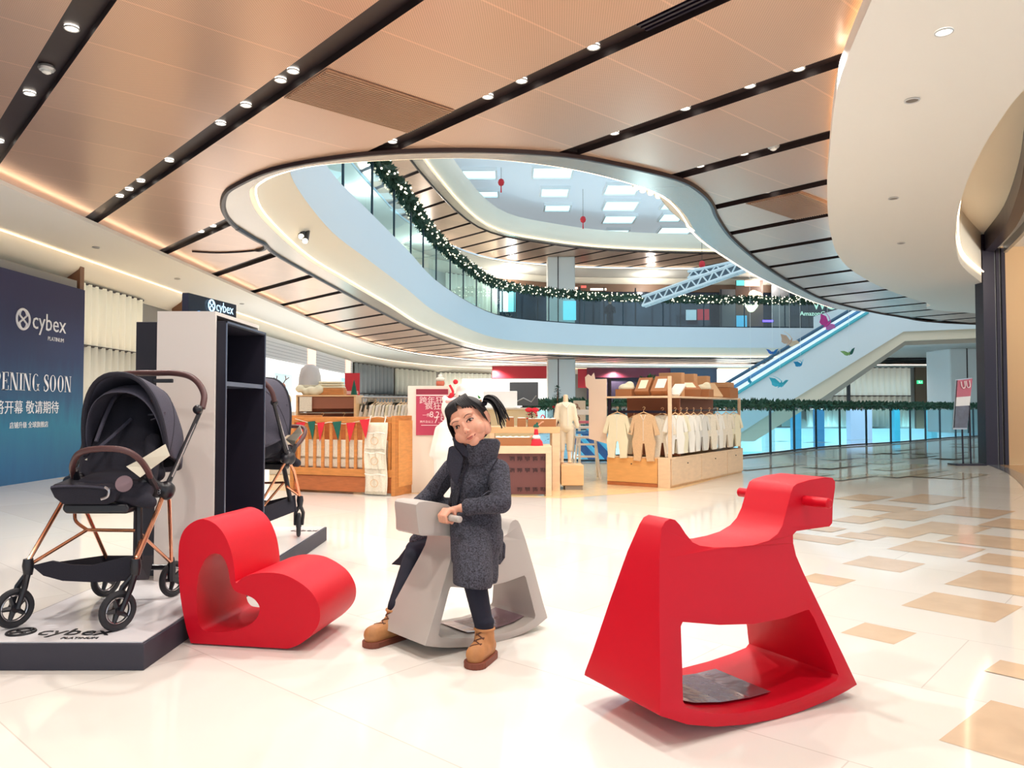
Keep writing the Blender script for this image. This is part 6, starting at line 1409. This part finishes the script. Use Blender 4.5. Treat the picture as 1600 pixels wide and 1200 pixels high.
b = MB(); b.tube([(.03, 0, .25), (.07, -.01, .285), (.09, -.01, .29)], .008, 6); b.tube([(-.05, -.02, .12), (-.12, -.03, .04)], .012, 6); b.build('ribbons', mat('peach_ribbon', (238, 170, 140), .7), t)
def xtree(label, u, d, z, H, R, bow=True, pot=None):
    p = P(u, 650, d); t = thing('christmas_tree', label, 'christmas tree', (p.x, d, z)); rn = random.Random(int(u)); b = MB()
    for i in range(520):
        s = rn.random() ** .8; zz = H * (.12 + .86 * s); r = R * (1 - s) * rn.uniform(.3, 1.1) + .01; q = rn.uniform(0, 2 * PI); c = Vector((r * math.cos(q), r * math.sin(q), zz)); dd = Vector((math.cos(q), math.sin(q), rn.uniform(-.5, .5))) * R * .22; w_ = Vector((-math.sin(q), math.cos(q), 0)) * R * .05
        b.add([c, c + dd * .5 + w_, c + dd, c + dd * .5 - w_], [(0, 1, 2, 3)])
    b.build('needles', mat('tree_green', (30, 74, 52), .8, noise=.3, nscale=40), t)
    b = MB(); b.tube([(0, 0, 0), (0, 0, H * .95)], [R * .09, .004], 8); b.build('trunk', M_brown, t)
    b = MB(); rn2 = random.Random(3)
    for k in range(7): q = rn2.uniform(PI, 2 * PI); s = rn2.uniform(.15, .85); b.ell((R * (1 - s) * math.cos(q), R * (1 - s) * math.sin(q), H * (.12 + .86 * s)), R * .09, 8, 6)
    b.build('baubles', M_redf, t, smooth=True)
    if bow: b = MB(); [b.ell((s * .04, -R * .5, H * .8), (.05, .015, .03)) for s in (-1, 1)]; b.ell((0, -R * .5, H * .8), .02); b.tube([(0, -R * .5, H * .8), (.06, -R * .6, H * .62)], .01, 5); b.build('red_bow', M_redf, t, smooth=True)
    return t
xtree('small dark green christmas tree with red bow on the tall table', 831, 10.0, zt2, .27, .13)
xtree('slim christmas tree with baubles beside the headless mannequin', 871, 11.6, 0, 1.42, .22, False)
t = thing('garland_hoop', 'small red ring ornament standing right of the table tree', 'decoration', (P(848, 650, 10).x, 9.98, zt2))
b = MB(); b.tube([(.025 * math.cos(q), 0, .09 + .06 * math.sin(q)) for q in [2 * PI * k / 20 for k in range(20)]], .008, 6, closed=True); b.tube([(0, 0, 0), (0, 0, .03)], .008, 6); b.build('ring', M_redf, t, smooth=True)
# plinth and headless child mannequin
t = thing('plinth', 'plain wooden plinth under the headless child mannequin', 'plinth', (P(892, 740, 9.95).x, 9.95, 0)); xa, xb = P(877, 740, 9.9).x, P(912, 740, 9.9).x; zp = P(890, 727, 9.9).z
wb('box', (xa, 9.9, .06), (xb, 10.3, zp), M_birch, t); wb('vent', (xa + .05, 9.92, 0), (xb - .01, 10.28, .06), mat('vent_grey', (150, 140, 128), .5), t)
t = thing('child_mannequin', 'headless child mannequin in a beige cotton suit on the wooden plinth', 'mannequin', (P(884, 700, 10.05).x, 10.05, zp))
b = MB(); b.cyl((0, 0, 0), (0, 0, .02), .09, n=24); b.build('base', M_birch2, t)
for s in (-1, 1): b = MB(); b.cap((s * .05, 0, .05), (s * .045, 0, .22), .022, .028, 10); b.ell((s * .05, -.02, .035), (.025, .04, .018)); b.build('leg', mat('mannequin_skin', (232, 202, 168), .5), t, smooth=True)
b = MB(); b.cap((-.05, 0, .2), (-.055, 0, .5), .042, .055, 12); b.cap((.05, 0, .2), (.055, 0, .5), .042, .055, 12); blob(b, 'trousers', mat('beige_suit', (214, 200, 176), .9), t, .01, 2)
b = MB(); b.cap((0, 0, .5), (0, 0, .74), .09, .085, 14); b.cap((-.06, 0, .76), (.06, 0, .76), .05, .05); b.cap((-.1, 0, .76), (-.15, -.01, .5), .035, .03); b.cap((.1, 0, .76), (.15, -.01, .5), .035, .03); b.cap((-.05, 0, .47), (.05, 0, .47), .06, .06); blob(b, 'jacket', mat('cream_suit', (226, 214, 188), .9, bump=.4, nscale=60), t, .01, 2)
b = MB(); b.tube([(0, 0, .8), (0, 0, .9)], [.035, .03], 12); b.ell((0, 0, .9), (.03, .03, .012)); b.build('neck', MATS['mannequin_skin'], t, smooth=True)
b = MB(); b.tube([(.02, -.095, .75), (.02, -.095, .5)], .004, 5); b.tube([(-.05, -.07, .8), (0, -.1, .74), (.05, -.07, .8)], .007, 5); b.build('collar', M_linen2, t)
# high chair and picture board
hc_ = thing('high_chair', 'white wooden high chair with slatted back, left of the clothes display', 'high chair', (P(915, 700, 11.6).x, 11.6, 0))
M_hc = mat('high_chair_white', (240, 238, 232), .5)
x_ = P(915, 700, 11.6).x
for sx, sy in ((-1, -1), (1, -1), (-1, 1), (1, 1)): b = MB(); b.tube([(x_ + sx * .2, 11.6 + sy * .2, 0), (x_ + sx * .13, 11.6 + sy * .12, .62 + (.42 if sy > 0 else 0))], .018, 8); b.build('leg', M_hc, hc_, world=True)
wb('seat', (x_ - .15, 11.45, .6), (x_ + .15, 11.75, .63), M_hc, hc_); wb('tray', (x_ - .2, 11.34, .76), (x_ + .2, 11.46, .785), M_hc, hc_, .008); wb('backrest', (x_ - .13, 11.72, .95), (x_ + .13, 11.74, 1.03), M_hc, hc_); wb('footrest', (x_ - .16, 11.4, .32), (x_ + .16, 11.44, .35), M_hc, hc_); wb('crossbar', (x_ - .15, 11.42, .5), (x_ + .15, 11.44, .53), M_hc, hc_)
for k in range(3): wb('stripe_cushion', (x_ - .13, 11.72, .66 + .08 * k), (x_ + .13, 11.74, .70 + .08 * k), mat('blue_stripe_%d' % k, [(70, 130, 190), (240, 240, 244), (210, 120, 140)][k], .8), hc_)
pcb = thing('picture_board', 'cream board with small drawings behind the high chair', 'board', (P(906, 700, 12.2).x, 12.2, 0))
xa, xb = P(896, 640, 12.2).x, P(915, 640, 12.2).x; wb('panel', (xa, 12.2, .8), (xb, 12.22, P(900, 626, 12.2).z), M_linen, pcb); wb('stand', ((xa + xb) / 2 - .02, 12.22, 0), ((xa + xb) / 2 + .02, 12.25, .9), M_hc, pcb)
for k in range(5): p = P(900 + 3 * (k % 3), 634 + 5 * k, 12.19); b = MB(); b.tube([(p.x + .03 * math.cos(q), 12.19, p.z + .03 * math.sin(q)) for q in [2 * PI * j / 10 for j in range(10)]], .006, 5, closed=True); b.build('drawing', M_brown, pcb, world=True)

# ---- blue stripes: far escalator going down to the basement seen through the glass
ed = thing('escalator', 'blue edged escalator descending behind the high chair', 'escalator', (2.0, 17.6, -2))
for k, (u0, v0, u1, v1) in enumerate([(890, 690, 930, 735), (905, 680, 950, 728), (918, 668, 968, 720)]):
    b = MB(); b.tube([P(u0, v0, 17.6 + .3 * k), P(u1, v1, 17.6 + .3 * k)], .05, 8); b.build('handrail', mat('cyan_rail', (110, 200, 230), .4, emit=.2), ed, world=True)
b = MB(); b.prism([P(885, 695, 18.2), P(918, 672, 18.2), P(975, 722, 18.2), P(935, 738, 18.2)], (0, .2, 0)); b.build('truss_side', mat('blue_side', (50, 110, 170), .4), ed, world=True)

# ---- clothes display with drawers
rk_ = thing('clothes_display', 'birch clothes display with drawers below and boxes on its top shelf', 'display unit', (2.08, 10.12, 0), math.radians(-34))
def rb(name, a, c, m, bevel=.003, par=rk_): b = MB(); b.bx(a, c); return b.build(name, m, par, bevel=bevel)
W0, Dp = -.92, 3.05; zb, zs = .40, 1.215
rb('base', (W0, .01, 0), (-.01, Dp, zb), M_birch)
dr_ = rb('drawer', (W0, -.012, .05), (-.18, .01, zb - .02), wood('honey_front', (228, 170, 104), .06, (1.5, 1.5, 6))); b = MB(); b.ell(((W0 - .18) / 2, -.02, .3), .009); b.build('knob', M_dark, dr_)
rb('front_filler', (-.17, -.012, 0), (0, .01, zb), M_birch2); rb('plinth_strip', (W0, -.008, .0), (-.18, .01, .045), M_oak2)
for y0_, y1_ in ((.03, 1.12), (1.14, 2.25), (2.27, 3.04)):
    d_ = rb('drawer', (-.01, y0_, .03), (.012, y1_, zb - .02), M_birch2); b = MB(); b.ell((.02, (y0_ + y1_) / 2, .3), .009); b.build('knob', M_dark, d_)
rb('base_top', (W0, 0, zb - .02), (.01, Dp, zb), M_birch2)
rb('top_shelf', (W0 - .02, 0, zs - .025), (.0, Dp - .1, zs), M_birch2); rb('back_panel', (W0 + .1, .42, zb), (-.03, .44, zs - .025), M_brown); rb('upright', (-.03, 0, zb), (.012, .04, zs + .26), M_birch2); rb('divider', (-.47, .44, zb), (-.45, Dp - .1, zs - .025), M_brown); rb('upright', (-.03, Dp - .14, zb), (.01, Dp - .1, zs), M_birch2)
rb('black_post', (W0 - .02, .05, zb), (W0 + .02, .09, zs + .25), M_blk)
b = MB(); b.bx((W0 + .02, .03, .985), (-.08, .06, 1.02)); b.build('front_rail', M_blk, rk_); b = MB(); b.tube([(-.06, .1, 1.02), (-.06, Dp - .15, 1.02)], .013, 8); b.build('side_rail', M_blk, rk_)
b = MB(); b.prism([(W0 - .30, .02, .62), (W0 - .02, .02, .56), (W0 - .02, .02, 1.46), (W0 - .20, .02, 1.46), (W0 - .22, .02, 1.55), (W0 - .26, .02, 1.50), (W0 - .31, .02, 1.53), (W0 - .36, .02, 1.49), (W0 - .35, .02, 1.36), (W0 - .30, .02, 1.32)], (0, .015, 0)); b.build('animal_board', mat('pale_pink_board', (240, 216, 196), .5), rk_, bevel=.004, label='pale board cut like an animal head')
rb('board_bracket', (W0 - .03, .03, .8), (W0 + .02, .05, .84), M_blk)
RM = wmat(rk_)
def rloc(x, y, z): return RM @ Vector((x, y, z))
def rrom(label, x, y, z, m, rz, **k): p = rloc(x, y, z); return romper(label, p.x, p.y, p.z, m, math.radians(-34) + rz, **k)
rrom('ivory quilted baby romper at the left of the birch display front', W0 + .17, -.03, .97, M_ivory, 0, w=.44, h=.60, seedv=1)
rrom('beige long sleeved baby romper hanging at the middle of the birch display front', -.36, -.03, .97, M_beige, 0, w=.46, h=.63, seedv=2)
rrom('pale patterned romper hanging just behind the beige one', -.15, .10, .96, M_linen, .3, w=.38, h=.60, seedv=3)
rrom('cream romper half hidden between the ivory and beige ones', -.58, .14, .92, M_linen, 0, w=.36, h=.5, seedv=4)
side = [('white wrap romper nearest the corner on the side rail', M_linen2, .18), ('ivory romper second from the corner on the side rail', M_ivory, .38), ('white baby suit third from the corner on the side rail', M_linen2, .60), ('long white coat fourth from the corner on the side rail', M_linen2, .86), ('grey white romper fifth from the corner on the side rail', mat('pale_grey_cotton', (214, 212, 204), .9), 1.15), ('cream blouse sixth from the corner on the side rail', M_linen, 1.50), ('white baby gown seventh from the corner on the side rail', M_linen2, 1.85), ('floral cream suit eighth from the corner on the side rail', M_linen, 2.25), ('linen baby suit at the far end of the side rail', M_ivory, 2.62)]
for i, (l, m, y) in enumerate(side): rrom(l, .0, y, .96, m, math.radians(62 + (i * 13) % 20), w=.42, h=.52, seedv=10 + i)
t = thing('drawstring_bag', 'grey drawstring bag standing on the far end of the side drawers', 'bag', tuple(rloc(-.12, 2.75, zb))); b = MB(); b.ell((0, 0, .1), (.13, .1, .1)); b.cap((0, 0, .15), (0, 0, .24), .05, .03); blob(b, 'bag_body', mat('grey_linen', (176, 168, 156), .9), t, .014, 3)
# boxes on the top shelf
def kbox(label, x, y, w, d, h, m, tilt=0, card=None, rz=0, cloth=False, z=zs):
    p = rloc(x, y, z); t = thing('gift_box', label, 'box', tuple(p), math.radians(-34) + rz); R = Matrix.Rotation(tilt, 4, 'X'); off = max(0, math.sin(abs(tilt)) * d / 2 + math.cos(tilt) * h / 2)
    b = MB(); b.box((0, 0, off), (w, d, h), M=R); b.build('carton', m, t, bevel=.004)
    n_ = R @ Vector((0, -d / 2 - .002, 0)); 
    if card: b = MB(); c_ = Vector((0, 0, off)) + R @ Vector((0, 0, h / 2 + .002)); b.box(c_, (w * .55, d * .6, .004), M=R); b.build('window_card', card, t)
    if cloth: b = MB(); b.ell((0, 0, off + h / 2 + .02), (w * .5, d * .42, .06)); b.ell((w * .2, 0, off + h / 2 + .06), (w * .25, d * .3, .05)); blob(b, 'folded_cloth', M_ivory, t, .012, 2)
kbox('open kraft tray with ivory cloth at the left of the top shelf', -.72, .2, .24, .22, .1, M_kraft2, cloth=True)
kbox('tilted brown gift box with pale label, second on the top shelf', -.46, .22, .2, .26, .1, M_kraft2, math.radians(48), M_ivory)
kbox('tilted brown gift box with pale window card by the shelf corner', -.2, .22, .24, .28, .1, M_kraft2, math.radians(48), M_linen2)
kbox('kraft carrier bag behind the corner of the top shelf', -.3, .8, .34, .12, .34, M_kraft)
kbox('second kraft carrier bag in the middle of the top shelf', -.3, 1.3, .34, .14, .34, M_kraft)
kbox('wide kraft carrier bag behind the tilted boxes on the side', -.3, 1.9, .3, .14, .33, M_kraft)
kbox('white flat card leaning beside the shelf corner', -.08, .45, .16, .3, .03, M_linen2, math.radians(30))
kbox('orange brown open box tipped forward on the side of the shelf', -.14, 1.05, .26, .28, .12, M_kraft2, math.radians(25), M_ivory, math.radians(40))
kbox('small kraft box with folded ivory cloth on the side of the shelf', -.14, 1.65, .24, .2, .12, M_kraft2, cloth=True)
kbox('leaning pale lid on the side of the top shelf', -.12, 2.0, .2, .32, .03, M_beige, math.radians(40), None, math.radians(50))
kbox('square kraft box at the far end of the top shelf', -.2, 2.5, .5, .4, .16, M_kraft2)
kbox('small flat kraft box stacked on the far square box', -.2, 2.5, .4, .3, .08, M_kraft, z=zs + .165)
t = thing('potted_plant', 'bushy dark green plant between the gift boxes on the top shelf', 'plant', tuple(rloc(-.52, .5, zs)), 0); b = MB(); b.lathe([(.06, 0), (.08, .12)], n=16); b.build('pot', M_kraft2, t, smooth=True)
b = MB(); rn = random.Random(9)
for i in range(130):
    q = rn.uniform(0, 2 * PI); e_ = rn.uniform(.1, 1.3); L_ = rn.uniform(.1, .24); d_ = Vector((math.cos(q) * math.cos(e_), math.sin(q) * math.cos(e_), math.sin(e_))); c = Vector((0, 0, .14)); w_ = Vector((-math.sin(q), math.cos(q), 0)) * .02
    b.add([c + d_ * L_ * .4, c + d_ * L_ * .75 + w_, c + d_ * L_ - Vector((0, 0, .03)), c + d_ * L_ * .75 - w_], [(0, 1, 2, 3)])
b.build('leaves', mat('plant_leaf', (40, 96, 52), .6, noise=.3, nscale=20), t)

# ---- far shop counter with bright lights, monitor and red fascia
fs = thing('far_shop', 'bright white shop front with red fascia far behind the child', 'shopfront', (P(770, 640, 43).x, 43, 0))
def fp2(name, u0, v0, u1, v1, d, m, par=fs, th=.1): return panel(name, None, None, u0, v0, u1, v1, d, m, parent=par, th=th)
fp2('red_fascia', 769, 572, 857, 591, 43.4, mat('red_fascia', (176, 34, 48), .5)); fp2('red_fascia', 903, 576, 917, 606, 45.5, mat('red_fascia', (176, 34, 48)))
fp2('dark_opening', 917, 576, 1048, 640, 45.6, mat('shop_dark', (40, 28, 50), .5)); fp2('maroon_fascia', 917, 575, 1048, 590, 45.4, mat('maroon_fascia', (104, 28, 48), .5)); fp2('slatted_screen', 1048, 575, 1121, 612, 45.3, mat('navy_slats', (54, 62, 82), .5))
fp2('lit_interior', 722, 592, 858, 660, 43.5, mat('lit_shop_white', (250, 250, 248), .5, emit=1.0)); fp2('white_wall', 1121, 577, 1215, 640, 44.9, mat('bright_wall', (246, 246, 246), .5, emit=.35))
mo = thing('monitor', 'dark grey screen on the bright far shop counter', 'screen', (P(818, 640, 13).x, 13, 0)); xa, xb = P(796, 620, 13).x, P(841, 620, 13).x
wb('screen', (xa, 13, P(800, 634, 13).z), (xb, 13.04, P(800, 597, 13).z), mat('monitor_grey', (84, 86, 90), .3), mo); wb('stand', (P(816, 640, 13).x, 13.04, 0), (P(822, 640, 13).x, 13.08, P(800, 600, 13).z), M_blk, mo)
b = MB(); b.tube([P(806, 628, 12.95), P(818, 622, 12.95), P(830, 628, 12.95), P(838, 618, 12.95)], .012, 6); b.build('cable_arm', M_steel, mo, world=True)
t = thing('cash_counter', 'white cash counter behind the child at the shop', 'counter', (P(790, 700, 12).x, 12, 0)); xa, xb = P(712, 640, 12).x, P(840, 640, 12).x
wb('counter_body', (xa, 12, 0), (xb, 12.5, P(800, 640, 12).z), mat('counter_cream', (240, 226, 190), .5), t); wb('counter_top', (xa - .03, 11.97, P(800, 640, 12).z), (xb + .03, 12.53, P(800, 637, 12).z), M_linen2, t)
xa, xb = P(755, 620, 12.1).x, P(808, 620, 12.1).x; tz = P(800, 637, 12).z
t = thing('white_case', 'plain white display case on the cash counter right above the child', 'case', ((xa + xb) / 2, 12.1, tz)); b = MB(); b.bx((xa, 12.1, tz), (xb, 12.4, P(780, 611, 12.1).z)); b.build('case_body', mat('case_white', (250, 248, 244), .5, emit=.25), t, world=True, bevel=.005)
p = P(743, 620, 12.2); t = thing('planter_box', 'small kraft planter with green leaves on the cash counter', 'planter', (p.x, 12.2, tz)); b = MB(); b.bx((-.1, -.05, 0), (.1, .05, .13)); b.build('box', M_kraft, t)
b = MB()
for k in range(14): b.ell((random.uniform(-.09, .06), random.uniform(-.04, .04), .15 + random.uniform(0, .05)), (.03, .02, .02), 6, 4)
b.build('leaves', mat('bright_leaf', (60, 150, 70), .6), t)
index_kids()
